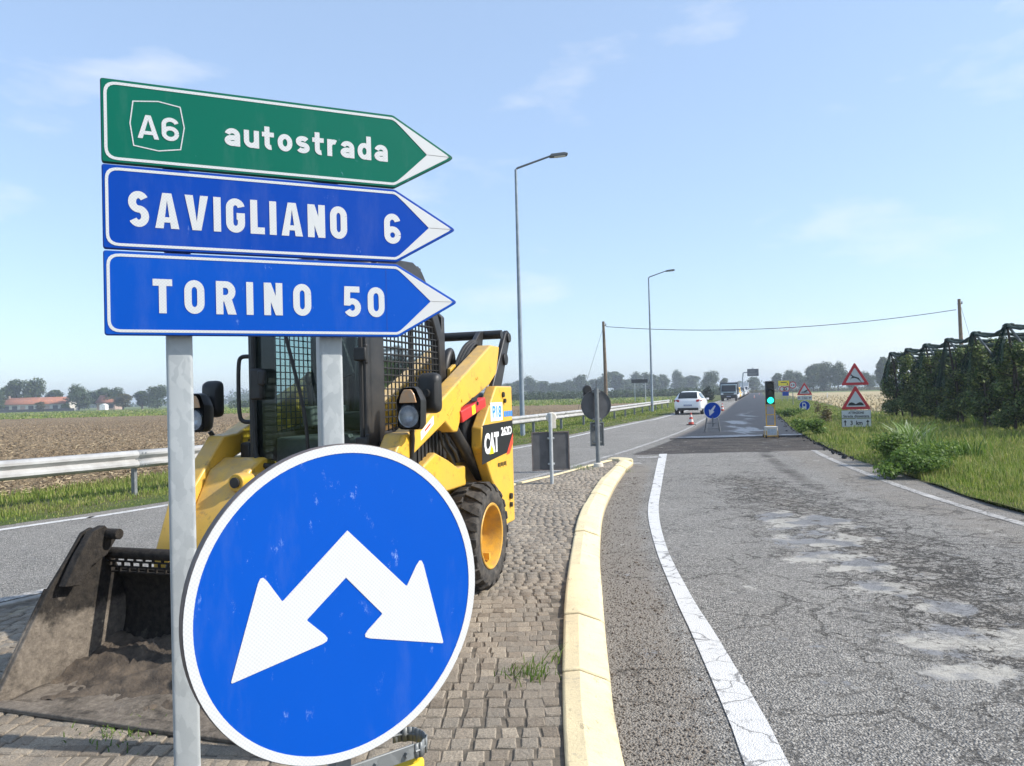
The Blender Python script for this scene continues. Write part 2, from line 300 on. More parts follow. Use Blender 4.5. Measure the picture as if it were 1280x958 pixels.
MT = dict(
    asphalt=m_asphalt(), newasphalt=m_newasphalt(), soil=m_soil(), stubble=m_stubble(),
    meadow=m_ground('meadow', (.085, .12, .032), (.14, .185, .052), (.17, .165, .075)),
    verge=m_ground('verge_earth', (.06, .085, .025), (.10, .13, .04), (.16, .125, .075), .8, 9),
    sand=mat('joint_sand', (.17, .14, .105), (.075, .065, .05), 14, .95, bump=.6),
    paver=m_paver(), kerb_yellow=m_kerb(), kerb_grey=mat('kerb_concrete', (.36, .34, .30), (.24, .225, .2), 9, .9, bump=.5),
    white_line=m_paint_line('white_road_paint', (.60, .59, .57), .54), white_line_worn=m_paint_line('worn_white_road_paint', (.48, .46, .43), .44, (.21, .2, .185), .7, .30, .52),
    galv=m_galv('galvanised_steel'), galv_dark=m_galv('weathered_galvanised_steel', .14, .24), rail=mat('guardrail_steel', (.46, .46, .445), (.33, .32, .305), 3, .55, .15, bump=.15, bscale=20),
    blue=m_sign('sign_blue', (.0, .052, .36), (.0, .043, .30)), blue2=m_sign('sign_blue_light', (.0, .074, .44), (.0, .062, .37)), green=m_sign('sign_green', (.001, .13, .085), (.001, .105, .07)), darkgreen=mat('sign_green_edge', (.003, .07, .04)),
    darkblue=mat('sign_edge_blue', (.005, .04, .25)), white=m_signwhite(), red=mat('sign_red', (.52, .022, .03), rough=.4), black=mat('sign_black', .015, rough=.5),
    signback=mat('sign_back_grey', (.10, .10, .105), (.07, .07, .072), 5, .6, .2), rim=mat('sign_rim', (.16, .13, .12), (.09, .08, .075), 12, .6, .1),
    yellow=m_yellow(), blackp=mat('black_loader_paint', (.012, .012, .013), (.035, .032, .03), 8, .45, bump=.1), blackpl=mat('black_plastic', (.012, .012, .012), (.022, .021, .02), 10, .5),
    tyre=m_tyre(), rimyellow=mat('wheel_yellow_paint', (.68, .36, .03), (.42, .24, .06), 9, .5, bump=.15), redp=mat('red_brace_paint', (.62, .03, .025), (.45, .035, .03), 8, .45),
    bucket=m_bucket('muddy_bucket_steel', .07), bucketside=m_bucket('muddy_side_plate', .36), cabglass=m_glass('tinted_cab_glass', (.60, .72, .71)), lampglass=m_glass('lamp_glass', (.9, .92, .95)), chrome=mat('lamp_reflector', (.75, .76, .78), (.5, .5, .52), 30, .25, .35),
    amber=mat('amber_lens', (.55, .30, .14), (.42, .3, .2), 20, .25), decal=mat('decal_black', (.012, .012, .013), rough=.4), decalred=mat('decal_red', (.75, .07, .03), rough=.4), decalyel=mat('decal_yellow', (.85, .66, .02), rough=.4), cyan=mat('label_blue', (.03, .25, .75), rough=.4), paper=mat('label_white', (.8, .8, .8), rough=.5),
    wood=mat('weathered_pole_wood', (.20, .15, .10), (.10, .075, .05), 6, .9, bump=.4), wire=mat('cable', .03), lamp_grey=mat('lamp_pole_grey', (.27, .32, .36), (.20, .24, .28), 4, .5, .2), lampdark=mat('lamp_head_grey', (.10, .11, .12), rough=.5),
    net=None, bark=mat('bark', (.085, .065, .048), (.05, .04, .03), 9, .95, bump=.6), roof=mat('roof_tiles', (.36, .15, .085), (.26, .11, .07), .8, .9), wall=mat('plaster', (.62, .60, .55), (.50, .47, .42), .5, .9), wallpink=mat('pink_plaster', (.45, .34, .28), (.38, .28, .23), .6, .9), shut=mat('dark_opening', (.06, .06, .065), rough=.6),  # wallpink is plaster of a darker pink
    orange=mat('cone_orange', (.50, .05, .025), (.36, .045, .03), 9, .6), conewhite=mat('cone_white', (.6, .58, .55), rough=.5), rubber=mat('black_rubber', .02, rough=.8),
    tlyellow=mat('signal_frame_yellow', (.62, .34, .03), (.45, .26, .05), 10, .5), tlgreen=emit('lit_green_lens', (.02, .95, .62), 1.3), lensoff=mat('unlit_lens', (.045, .04, .03), rough=.35), tlbox=mat('signal_box', (.62, .58, .5), (.5, .46, .38), 5, .6), tlpaper=mat('box_label', (.45, .5, .55), (.3, .34, .38), 30, .6),
    carglass=mat('car_glass', (.012, .015, .018), rough=.08), taillight=mat('tail_light', (.42, .02, .02), (.25, .01, .012), 12, .2), headlight=mat('head_light', (.65, .68, .7), rough=.15), plate=mat('number_plate', (.55, .57, .6), (.12, .14, .3), 28, .5),
    straw=mat('straw', (.50, .40, .25), (.27, .20, .115), 3, .9), plasticrim=mat('alloy', (.4, .4, .42), rough=.35, metal=.6), canvas=mat('truck_canvas', (.045, .055, .07), (.07, .08, .095), 2, .7), truckblue=mat('truck_paint', (.12, .17, .19), (.09, .13, .15), 3, .4, coat=.3),
    leaf_far=m_leaf('far_foliage', [(.026, .050, .014), (.045, .080, .022), (.070, .105, .030), (.105, .125, .045)]), leaf_brown=m_leaf('browning_foliage', [(.06, .07, .022), (.11, .105, .04), (.15, .125, .055), (.10, .11, .04)]),
    leaf_apple=m_leaf('apple_foliage', [(.036, .066, .018), (.066, .112, .026), (.125, .185, .045), (.34, .37, .11)]), leaf_dark=m_leaf('evergreen', [(.014, .026, .012), (.022, .036, .018)]),
    grass=m_leaf('grass_blades', [(.085, .14, .022), (.16, .235, .036), (.235, .315, .052), (.33, .36, .09), (.44, .39, .17)], .4), weed=m_leaf('weed_leaves', [(.06, .12, .018), (.12, .20, .030), (.20, .29, .055)], .4), reed=m_leaf('reed_leaves', [(.13, .22, .045), (.22, .33, .08), (.5, .52, .36)], .35), dryweed=m_leaf('dry_weed', [(.16, .115, .05), (.22, .17, .08), (.12, .12, .04)], .2),
    seat=mat('seat_fabric', (.03, .035, .035), rough=.9), interior=mat('cab_interior_grey', (.16, .17, .16), (.10, .11, .10), 6, .7),
    delin=mat('delineator_yellow', (.75, .50, .02), rough=.45))
def m_net():
    t = NT('green_net'); t.fin(C4((.004, .020, .015)), .9, 0, .1)
    tr = t.n.new('ShaderNodeBsdfTransparent'); mx = t.n.new('ShaderNodeMixShader')
    t.l.new(t.ramp(t.noise(5, 5, .6, stretch=(4, 4, .5)), .40, .62, (.2, .2, .2, 1), (.75, .75, .75, 1)), mx.inputs[0])
    t.l.new(t.b.outputs[0], mx.inputs[1]); t.l.new(tr.outputs[0], mx.inputs[2]); t.l.new(mx.outputs[0], t.out.inputs['Surface']); return t.m
MT['net'] = m_net()
MT['netroll'] = mat('rolled_net', (.006, .022, .017), (.018, .045, .036), 9, .85, bump=.6, bscale=30)
PAINT = dict(white=mat('white_car_paint', (.78, .78, .78), rough=.3, coat=.5), yellowcar=mat('yellow_car_paint', (.75, .45, .03), rough=.35, coat=.4), dark=mat('dark_car_paint', (.02, .024, .032), rough=.3, coat=.5), grey=mat('grey_car_paint', (.25, .26, .28), rough=.3, coat=.4), redc=mat('red_car_paint', (.35, .03, .03), rough=.3, coat=.4), silver=mat('silver_car_paint', (.5, .52, .54), rough=.3, coat=.4))

# ------------------------------------------------------------------ mesh helpers
class MB:
    def __init__(s): s.v = []; s.f = []
    def add(s, v, f):
        o = len(s.v); s.v += [tuple(p) for p in v]; s.f += [tuple(i + o for i in q) for q in f]; return s
    def box(s, c, d, M=None, taper=None):
        x, y, z = d[0] / 2, d[1] / 2, d[2] / 2; t = taper or (1, 1)
        v = [Vector((sx * x * (t[0] if sz > 0 else 1), sy * y * (t[1] if sz > 0 else 1), sz * z)) for sz in (-1, 1) for sx, sy in ((-1, -1), (1, -1), (1, 1), (-1, 1))]
        if M is not None: v = [M @ p for p in v]
        v = [p + Vector(c) for p in v]
        return s.add(v, [(3, 2, 1, 0), (4, 5, 6, 7), (0, 1, 5, 4), (1, 2, 6, 5), (2, 3, 7, 6), (3, 0, 4, 7)])
    def prism(s, poly, fn, a, b):          # poly of 2-D points, fn(u, v, w) -> 3-D, w from a to b
        n = len(poly); v = [fn(p[0], p[1], a) for p in poly] + [fn(p[0], p[1], b) for p in poly]
        return s.add(v, [tuple(range(n)), tuple(range(2 * n - 1, n - 1, -1))] + [(i, i + n, (i + 1) % n + n, (i + 1) % n) for i in range(n)])
    def ring(s, outer, inner, fn, a, b):   # frame between two contours of equal length
        n = len(outer); v = [fn(p[0], p[1], w) for w in (a, b) for q in (outer, inner) for p in q]; f = []
        for i in range(n):
            j = (i + 1) % n
            f += [(i, j, n + j, n + i), (2 * n + j, 2 * n + i, 3 * n + i, 3 * n + j), (i, 2 * n + i, 2 * n + j, j), (n + i, n + j, 3 * n + j, 3 * n + i)]
        return s.add(v, f)
    def tube(s, pts, r, n=8, caps=True, closed=False):
        pts = [Vector(p) for p in pts]; m = len(pts); rr = r if isinstance(r, (list, tuple)) else [r] * m; V = []; F = []
        up = None
        for i, p in enumerate(pts):
            a = pts[(i + 1) % m] if (closed or i < m - 1) else p; b = pts[i - 1] if (closed or i > 0) else p
            d = (a - b).normalized()
            if up is None: up = Vector((0, 0, 1)) if abs(d.z) < .9 else Vector((1, 0, 0))
            x = d.cross(up).normalized(); y = x.cross(d).normalized(); up = y
            V += [p + x * (rr[i] * math.cos(2 * math.pi * k / n)) + y * (rr[i] * math.sin(2 * math.pi * k / n)) for k in range(n)]
        for i in range(m if closed else m - 1):
            j = (i + 1) % m
            F += [(i * n + k, j * n + k, j * n + (k + 1) % n, i * n + (k + 1) % n) for k in range(n)]
        if caps and not closed: F += [tuple(range(n)), tuple(range(m * n - 1, (m - 1) * n - 1, -1))]
        return s.add(V, F)
    def cyl(s, a, b, r, r2=None, n=14): return s.tube([a, b], [r, r if r2 is None else r2], n)
    def lathe(s, prof, n=24, M=None, close=False):   # prof: (radius, axial); axis = local x of M
        V = []; F = []; m = len(prof)
        for k in range(n):
            c, q = math.cos(2 * math.pi * k / n), math.sin(2 * math.pi * k / n)
            V += [Vector((ax, r * c, r * q)) for r, ax in prof]
        if M is not None: V = [M @ p for p in V]
        for k in range(n):
            j = (k + 1) % n
            F += [(k * m + i, k * m + i + 1, j * m + i + 1, j * m + i) for i in range(m - 1)]
            if close: F.append((k * m + m - 1, k * m, j * m, j * m + m - 1))
        return s.add(V, F)
    def ball(s, c, r, n=10):
        r = r if isinstance(r, (tuple, list)) else (r, r, r); V = []; F = []; h = n // 2 + 1
        for i in range(h + 1):
            th = math.pi * i / h
            V += [Vector(c) + Vector((r[0] * math.sin(th) * math.cos(2 * math.pi * k / n), r[1] * math.sin(th) * math.sin(2 * math.pi * k / n), r[2] * math.cos(th))) for k in range(n)]
        for i in range(h): F += [(i * n + k, (i + 1) * n + k, (i + 1) * n + (k + 1) % n, i * n + (k + 1) % n) for k in range(n)]
        return s.add(V, F)
    def build(s, name, m, parent=None, bevel=0, seg=2, angle=38, fix=True):
        me = bpy.data.meshes.new(name); me.from_pydata(s.v, [], s.f); me.validate()
        if fix:
            bm = bmesh.new(); bm.from_mesh(me); bmesh.ops.recalc_face_normals(bm, faces=bm.faces); bm.to_mesh(me); bm.free()
        return link(name, me, m, parent, bevel, seg, angle)
def link(name, me, m, parent=None, bevel=0, seg=2, angle=38):
    for q in (m if isinstance(m, (list, tuple)) else [m]): me.materials.append(MT[q] if isinstance(q, str) else q)
    me.shade_smooth(); me.set_sharp_from_angle(angle=R(angle))
    o = bpy.data.objects.new(name, me); col.objects.link(o); o.parent = parent
    if bevel:
        b = o.modifiers.new('bevel', 'BEVEL'); b.width = bevel; b.segments = seg; b.limit_method = 'ANGLE'; b.angle_limit = R(40); b.harden_normals = False
    return o
def fast_mesh(name, V, F, m, parent=None, smooth=False):       # numpy arrays, all faces with the same number of corners
    V = np.asarray(V, np.float32); F = np.asarray(F, np.int32); k = F.shape[1]
    me = bpy.data.meshes.new(name); me.vertices.add(len(V)); me.vertices.foreach_set('co', V.ravel())
    me.loops.add(F.size); me.loops.foreach_set('vertex_index', F.ravel())
    me.polygons.add(len(F)); me.polygons.foreach_set('loop_start', np.arange(0, F.size, k, dtype=np.int32)); me.polygons.foreach_set('loop_total', np.full(len(F), k, np.int32))
    me.update(); me.validate()
    if smooth: me.shade_smooth()
    me.materials.append(MT[m] if isinstance(m, str) else m)
    if name is None: return me
    o = bpy.data.objects.new(name, me); col.objects.link(o); o.parent = parent; return o
def tag(o, label, cat, group=None):
    o['label'] = label; o['category'] = cat
    if group: o['group'] = group
    return o
def thing(name, label, cat, loc=(0, 0, 0), rz=0, group=None):
    o = bpy.data.objects.new(name, None); o.empty_display_size = .1; col.objects.link(o); o.location = loc; o.rotation_euler = (0, 0, rz)
    return tag(o, label, cat, group)
def struct(o): o['kind'] = 'structure'; return o
def stuff(o, label=None, cat=None):
    o['kind'] = 'stuff'
    if label: o['label'] = label; o['category'] = cat
    return o
def dup(root, loc, rz=None, label=None, scale=None):
    r = root.copy(); col.objects.link(r); r.location = loc
    if rz is not None: r.rotation_euler = (0, 0, rz)
    if label: r['label'] = label
    if scale is not None: r.scale = scale if isinstance(scale, (tuple, list)) else (scale,) * 3
    for ch in list(root.children):
        c = ch.copy(); col.objects.link(c); c.parent = r
        for g in list(ch.children):
            d = g.copy(); col.objects.link(d); d.parent = c
    return r
XY = lambda u, v, w: Vector((u, v, w))
XZ = lambda u, v, w: Vector((u, w, v))           # profile in x-z, extruded along y
YZ = lambda u, v, w: Vector((w, u, v))
def text_mesh(txt, size, bold=0., xs=1., spacing=1.):
    cu = bpy.data.curves.new('t', 'FONT'); cu.body = txt; cu.size = size; cu.offset = bold * size; cu.space_character = spacing
    cu.resolution_u = 6; cu.fill_mode = 'FRONT'
    o = bpy.data.objects.new('t', cu); col.objects.link(o)
    dg = bpy.context.evaluated_depsgraph_get(); me = o.evaluated_get(dg).to_mesh()
    V = [Vector((v.co.x * xs, v.co.y, 0)) for v in me.vertices]; F = [tuple(p.vertices) for p in me.polygons]
    o.evaluated_get(dg).to_mesh_clear(); bpy.data.objects.remove(o); bpy.data.curves.remove(cu); return V, F
def put_text(name, txt, x0, x1, z0, z1, y, m, parent, bold=.03, spacing=1., fn=None, z_asc=None):
    """flat lettering filling the box x0..x1, z0..z1 on the plane y (facing -y)"""
    V, F = text_mesh(txt, 1., bold, 1., spacing)
    a = min(v.x for v in V); b = max(v.x for v in V); c = min(v.y for v in V); d = max(v.y for v in V)
    fn = fn or (lambda u, w: Vector((u, y, w)))
    W = [fn(x0 + (v.x - a) / (b - a) * (x1 - x0), z0 + (v.y - c) / (d - c) * (z1 - z0)) for v in V]
    me = bpy.data.meshes.new(name); me.from_pydata(W, [], F); me.materials.append(MT[m])
    o = bpy.data.objects.new(name, me); col.objects.link(o); o.parent = parent; return o
def _ribbon2(path, t, ext=0.):
    P = [Vector((a, b)) for a, b in path]; P = [p for i, p in enumerate(P) if i == 0 or (p - P[i - 1]).length > 1e-5]; n = len(P)
    if ext: P[0] = P[0] + (P[0] - P[1]).normalized() * ext; P[-1] = P[-1] + (P[-1] - P[-2]).normalized() * ext
    L, Q = [], []
    for i in range(n):
        d1 = (P[i] - P[i - 1]).normalized() if i else None; d2 = (P[i + 1] - P[i]).normalized() if i < n - 1 else None
        d = ((d1 or d2) + (d2 or d1)).normalized(); nn = Vector((-d.y, d.x)); k = t / 2 / max(.5, abs(nn.dot(Vector((-(d1 or d2).y, (d1 or d2).x)))))
        L.append(P[i] + nn * k); Q.append(P[i] - nn * k)
    V = L + Q; return V, [(n + i, n + i + 1, i + 1, i) for i in range(n - 1)]
def _arc(cx, cy, rx, ry, a0, a1, n=14): return [(cx + rx * math.cos(R(a0 + (a1 - a0) * k / n)), cy + ry * math.sin(R(a0 + (a1 - a0) * k / n))) for k in range(n + 1)]
def glyph(ch, w, h, t):
    """stroke letters: list of (verts, faces), drawn with pen width t in the box w x h"""
    x0, x1, y0, y1 = t / 2, w - t / 2, t / 2, h - t / 2; cx, cy = w / 2, h / 2; rx, ry = (x1 - x0) / 2, (y1 - y0) / 2; rb = lambda p, e=0.: _ribbon2(p, t, e); e = t / 2
    def poly(p): return [Vector(q) for q in p], [tuple(range(len(p)))]
    def oval(): return [rb(_arc(cx, y1 - min(rx * 1.25, ry), rx, min(rx * 1.25, ry), 0, 180) + _arc(cx, y0 + min(rx * 1.25, ry), rx, min(rx * 1.25, ry), 180, 360) + [(x1, y1 - min(rx * 1.25, ry))])]
    s_ = t * 1.08; rr = min(rx * 1.15, ry * .52)
    if ch == 'I': return [poly([(cx - t / 2, 0), (cx + t / 2, 0), (cx + t / 2, h), (cx - t / 2, h)])]
    if ch == 'L': return [rb([(x0, y1), (x0, y0), (x1, y0)], e)]
    if ch == 'T': return [rb([(x0, y1), (x1, y1)], e), rb([(cx, y1 - e), (cx, y0)], e * .999)]
    if ch == 'V': return [poly([(0, h), (cx - s_ * .55, 0), (cx + s_ * .55, 0), (w, h), (w - s_, h), (cx, h * .24), (s_, h)])]
    if ch == 'A': return [poly([(0, 0), (cx - s_ * .55, h), (cx + s_ * .55, h), (w, 0), (w - s_, 0), (cx, h * .80), (s_, 0)]), poly([(w * .24, h * .17), (w * .76, h * .17), (w * .70, h * .32), (w * .30, h * .32)])]
    if ch == 'N': return [poly([(0, 0), (t, 0), (t, h), (0, h)]), poly([(w - t, 0), (w, 0), (w, h), (w - t, h)]), poly([(0, h), (t * 1.05, h), (w, 0), (w - t * 1.05, 0)])]
    if ch in 'O0o': return oval()
    if ch == 'R': b = y1 - 2 * ry * .52; return [poly([(0, 0), (t, 0), (t, h), (0, h)]), rb([(x0 + e, y1), (cx, y1)] + _arc(cx, (y1 + b) / 2, rx, (y1 - b) / 2, 90, -90) + [(x0 + e, b)]), poly([(cx - s_ * .35, b), (cx + s_ * .75, b), (w + t * .12, 0), (w - s_ * 1.02, 0)])]
    if ch in 'Ss': q = ry / 2; return [rb(_arc(cx, y1 - q, rx, q, 28, 265, 16) + _arc(cx, y0 + q, rx, q, 85, -152, 16))]
    if ch == 'G': return [rb(_arc(cx, y1 - rr, rx, rr, 12, 180) + _arc(cx, y0 + rr, rx, rr, 180, 360) + [(x1, cy - e * .2), (cx + e * .3, cy - e * .2)])]
    if ch == '6': q = min(rx * 1.05, ry * .55); return [rb(_arc(cx, y1 - rr, rx, rr, 15, 180) + [(x0, y0 + q)]), rb(_arc(cx, y0 + q, rx, q, 0, 360, 28))]
    if ch == '5': q = min(rx * 1.1, ry * .60); return [rb([(x1 + e * .6, y1), (x0 + e * .3, y1), (x0 + e * .1, y0 + q * 1.30)]), rb(_arc(cx, y0 + q, rx, q, 146, -152, 20))]
    if ch == 'a': q = ry * .46; return [poly([(w - t, 0), (w, 0), (w, h * .62), (w - t, h * .62)]), rb(_arc(cx, y1 - ry * .72, rx, ry * .72, 165, 0, 12)), rb([(x1, y0 + q * 2), (cx, y0 + q * 2)] + _arc(cx, y0 + q, rx, q, 90, 270, 12) + _arc(cx, y0 + q, rx, q, 270, 345, 6))]
    if ch == 'u': return [poly([(w - t, 0), (w, 0), (w, h), (w - t, h)]), rb([(x0, h)] + _arc(cx, y0 + rx, rx, rx, 180, 350, 12))]
    if ch == 'r': return [poly([(0, 0), (t, 0), (t, h), (0, h)]), rb(_arc(x0 + rx * 1.7, y1 - ry * .8, rx * 1.7, ry * .8, 175, 62, 10))]
    if ch == 't': return [rb([(x0 + w * .16, h * 1.32), (x0 + w * .16, y0 + rx)] + _arc(x0 + w * .16 + rx * 1.1, y0 + rx, rx * 1.1, rx, 180, 285, 8)), poly([(-w * .06, h - t * .95), (w, h - t * .95), (w, h), (-w * .06, h)])]
    if ch == 'd': return [poly([(w - t, 0), (w, 0), (w, h * 1.42), (w - t, h * 1.42)])] + oval()
    return []
def put_strokes(name, txt, x0, x1, z0, z1, y, m, parent, wr, t):
    """lettering drawn with strokes; wr: relative width of each letter, the gaps share the rest"""
    h = z1 - z0; ws = [wr.get(c, wr['*']) * h for c in txt]; gap = (x1 - x0 - sum(ws)) / max(1, len(txt) - 1); mb = MB(); x = x0; k = 0
    for c, w in zip(txt, ws):
        for V, F in glyph(c, w, h, t): mb.add([(x + p[0], y - .00012 * (k % 5), z0 + p[1]) for p in V], F); k += 1
        x += w + gap
    me = bpy.data.meshes.new(name); me.from_pydata(mb.v, [], mb.f); me.materials.append(MT[m]); o = bpy.data.objects.new(name, me); col.objects.link(o); o.parent = parent; return o
def smooth_line(pts, n=8):
    P = [Vector(p) for p in pts]; out = []
    for i in range(len(P) - 1):
        p0 = P[max(i - 1, 0)]; p1 = P[i]; p2 = P[i + 1]; p3 = P[min(i + 2, len(P) - 1)]
        for k in range(n):
            t = k / n; out.append(.5 * ((2 * p1) + (p2 - p0) * t + (2 * p0 - 5 * p1 + 4 * p2 - p3) * t * t + (3 * p1 - p0 - 3 * p2 + p3) * t ** 3))
    out.append(P[-1]); return out
def ribbon(name, L, Rr, z, m, parent=None):
    n = len(L); V = [(p[0], p[1], z) for p in L] + [(p[0], p[1], z) for p in Rr]
    mb = MB(); mb.add(V, [(i, n + i, n + i + 1, i + 1) for i in range(n - 1)]); return mb.build(name, m, parent, fix=False)

# ================================================================== THE SETTING
def poly_x(pts):
    ys = np.array([p[1] for p in pts]); xs = np.array([p[0] for p in pts])
    def f(y):
        y = np.asarray(y, float); o = np.interp(y, ys, xs)
        hi = y > ys[-1]; lo = y < ys[0]
        o = np.where(hi, xs[-1] + (y - ys[-1]) * (RD.x / RD.y), o)
        return np.where(lo, xs[0] + (y - ys[0]) * (xs[1] - xs[0]) / (ys[1] - ys[0]), o)
    return f
def sm(pts, n=10): return [(p.x, p.y) for p in smooth_line([(a, b, 0) for a, b in pts], n)]
A_ = sm([(-12.8, 0), (-6.57, 9.81), (-5.36, 11.71), (-.05, 22.1), (1.98, 27.18), (3.89, 32.4), (6.75, 40), (9.7, 47.9), (27.1, 100.9)]); fA = poly_x(A_)
B_ = sm([(-8.4, .3), (-4.1, 6.3), (-.046, 13.62), (.68, 15.05), (2.01, 18.0), (3.10, 20.5), (4.82, 24.9), (6.99, 30.9), (10.1, 40.6), (12.9, 49.), (28.6, 99.)]); fB = poly_x(B_)
C_ = sm([(-7.5, .5), (-3.72, 5.72), (.10, 12.6), (.743, 13.77), (1.353, 15.0), (2.20, 16.6)]); fC = poly_x(C_)
DI_ = sm([(.05, -1.), (.10, 1.), (.167, 2.975), (.213, 3.867), (.258, 4.49), (.327, 5.36), (.456, 6.64), (.701, 8.72), (.956, 10.33), (1.403, 12.65), (1.753, 14.17), (2.2, 16.0)]); fDI = poly_x(DI_)
DO_ = sm([(.30, -1.), (.36, 1.), (.416, 3.21), (.485, 4.17), (.545, 4.85), (.634, 5.78), (.773, 7.16), (.984, 8.85), (1.163, 10.03), (1.365, 11.13), (1.717, 12.9), (2.177, 14.97), (2.50, 16.2)]); fDO = poly_x(DO_)
E1_ = sm([(.64, 1.), (.917, 3.19), (.976, 3.66), (1.096, 4.87), (1.184, 5.84), (1.383, 7.68), (1.72, 10.0), (2.316, 12.92), (3.573, 18.94)])
E2_ = sm([(.86, 1.), (1.098, 3.19), (1.150, 3.66), (1.245, 4.87), (1.310, 5.84), (1.495, 7.68), (1.86, 10.0), (2.470, 12.92), (3.770, 18.94)])
fE1 = poly_x(E1_)
F_ = sm([(5.0, 1.), (5.45, 7.5), (5.675, 10.2), (6.05, 12.75), (6.78, 16.5), (7.35, 18.9)]); fF = poly_x(F_)
G_ = sm([(6.35, -1.), (6.0, 6.), (5.94, 9.3), (6.474, 12.3), (7.2, 16.4), (7.99, 19.85), (9.27, 24.65), (10.79, 29.95), (13.85, 39.8)]); fG = poly_x(G_)

def grid_sheet(name, ys, fl, fr, nx, z, m, attrs=None, parent=None):
    ys = np.asarray(ys); u = np.linspace(0, 1, nx); Y = np.repeat(ys[:, None], nx, 1)
    X = fl(ys)[:, None] * (1 - u) + fr(ys)[:, None] * u
    Z = z(X, Y) if callable(z) else np.full_like(X, z)
    V = np.stack([X, Y, Z], -1).reshape(-1, 3); i = np.arange((len(ys) - 1) * nx).reshape(-1, nx)[:, :-1].ravel()
    F = np.stack([i, i + 1, i + nx + 1, i + nx], 1)
    o = fast_mesh(name, V, F, m, parent, smooth=True)
    for k, fn in (attrs or {}).items():
        a = o.data.attributes.new(k, 'FLOAT', 'POINT'); a.data.foreach_set('value', np.asarray(fn(X, Y), np.float32).ravel())
    return o
def ss(x, a, b): t = np.clip((x - a) / (b - a), 0, 1); return t * t * (3 - 2 * t)

# big ground sheet, to the horizon
g = MB(); g.add([(-4000, -600, -.09), (4000, -600, -.09), (4000, 6000, -.09), (-4000, 6000, -.09)], [(0, 1, 2, 3)])
struct(g.build('ground', 'meadow', fix=False))
ysr = np.concatenate([np.array([-14, -8, -4, -1.5, 0., .8]), np.geomspace(1.5, 700, 430)])
def seg_dist(X, Y, pts):
    d = np.full(X.shape, 1e9)
    for (x0, y0), (x1, y1) in zip(pts[:-1], pts[1:]):
        vx, vy = x1 - x0, y1 - y0; t = np.clip(((X - x0) * vx + (Y - y0) * vy) / (vx * vx + vy * vy), 0, 1)
        d = np.minimum(d, np.hypot(X - x0 - t * vx, Y - y0 - t * vy))
    return d
crackline = [tuple(gp(*p)[:2]) for p in [(930, 600), (985, 628), (1040, 660), (1110, 695), (1200, 755), (1290, 815)]]
patches = [((1003, 652), .55, .30), ((985, 646), .3, .2), ((1028, 676), .55, .20), ((1040, 697), .42, .20), ((1075, 708), .38, .16), ((1105, 735), .30, .17), ((1180, 760), .26, .16), ((1205, 800), .50, .26), ((1270, 805), .35, .2), ((1215, 838), .30, .15)]
def a_dirt(X, Y):
    gut = ss(X, fDO(Y) - .3, fDO(Y) - .05) * (1 - ss(X, fE1(Y) - .25, fE1(Y) + .05)) * (1 - ss(Y, 15, 18)) * .85
    right = ss(X, fF(Y) - 1.3, fF(Y) - .5) * (1 - ss(Y, 22, 26)) * .55
    left = (1 - ss(X, fA(Y) - .1, fA(Y) + .5)) * .5 + np.exp(-((X - fB(Y) - .1) / .35) ** 2) * .35 * (Y > 14)
    ck = np.exp(-(seg_dist(X, Y, crackline) / .55) ** 2) * .45
    return np.maximum.reduce([gut, right, left, ck, .12 * np.ones_like(X)])
def a_dark(X, Y):
    mill = ss(Y, 18.7, 19.1) * (1 - ss(Y, 25.5, 26.5)) * ss(X, fB(Y) + .15, fB(Y) + .7) * 1.05
    trk = np.exp(-((X - (fF(Y) - 1.25)) / .3) ** 2) * ss(Y, 9, 12) * .55
    return np.maximum(mill, trk)
def a_patch(X, Y):
    o = np.zeros_like(X)
    for (p, rx, ry) in patches:
        c = gp(*p); rx *= 1.25; ry *= 1.25; o = np.maximum(o, 1 - ((X - c.x) / rx) ** 2 - ((Y - c.y) / (ry * c.y / 6.5 * 1.6)) ** 2)
    d = seg_dist(X, Y, [tuple(gp(*p)[:2]) for p, _, _ in sorted(patches, key=lambda q: q[0][1])]); o = np.maximum(o, .35 - (d / .42) ** 2)
    return np.where(o < -.9, -2., np.clip(o, -.9, 1) * .55)
def a_crack(X, Y):
    c = .40 + .55 * np.exp(-(seg_dist(X, Y, crackline) / .7) ** 2) + .12 * ss(X, 2, 4) * (1 - ss(Y, 9, 16))
    return np.where(X < fC(Y), .12, c)
road = grid_sheet('road', ysr, lambda y: fA(y) - .5, lambda y: fG(y) + .06, 170, 0., 'asphalt', dict(dirt=a_dirt, dark=a_dark, patch=a_patch, crack=a_crack)); struct(road)
# the newly laid lane beyond the works
ysn = np.concatenate([np.geomspace(24.6, 120, 160), np.geomspace(122, 700, 60)])
def a_wet_sheen(X, Y):  # wet streaks of the lane, also the mask of their painted sheen
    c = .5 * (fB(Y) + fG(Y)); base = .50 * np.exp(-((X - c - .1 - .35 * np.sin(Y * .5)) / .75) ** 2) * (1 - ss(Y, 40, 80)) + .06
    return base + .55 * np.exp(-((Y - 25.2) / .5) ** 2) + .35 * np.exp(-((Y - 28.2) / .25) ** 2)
newlane = grid_sheet('fresh_lane', ysn, lambda y: fB(y) + .25, lambda y: fG(y) + .05, 60, .022, 'newasphalt', dict(wet_sheen=a_wet_sheen, dirt=lambda X, Y: .9 * (1 - ss(X, fB(Y) + .25, fB(Y) + .6)))); struct(newlane)
for k, yy in enumerate((24.55,)):
    e = MB(); e.box((.5 * (fB(yy) + fG(yy)) + .1, yy + .02, .014), (float(fG(yy) - fB(yy)) - .4, .03, .024)); struct(e.build('fresh_lane_edge', 'newasphalt'))
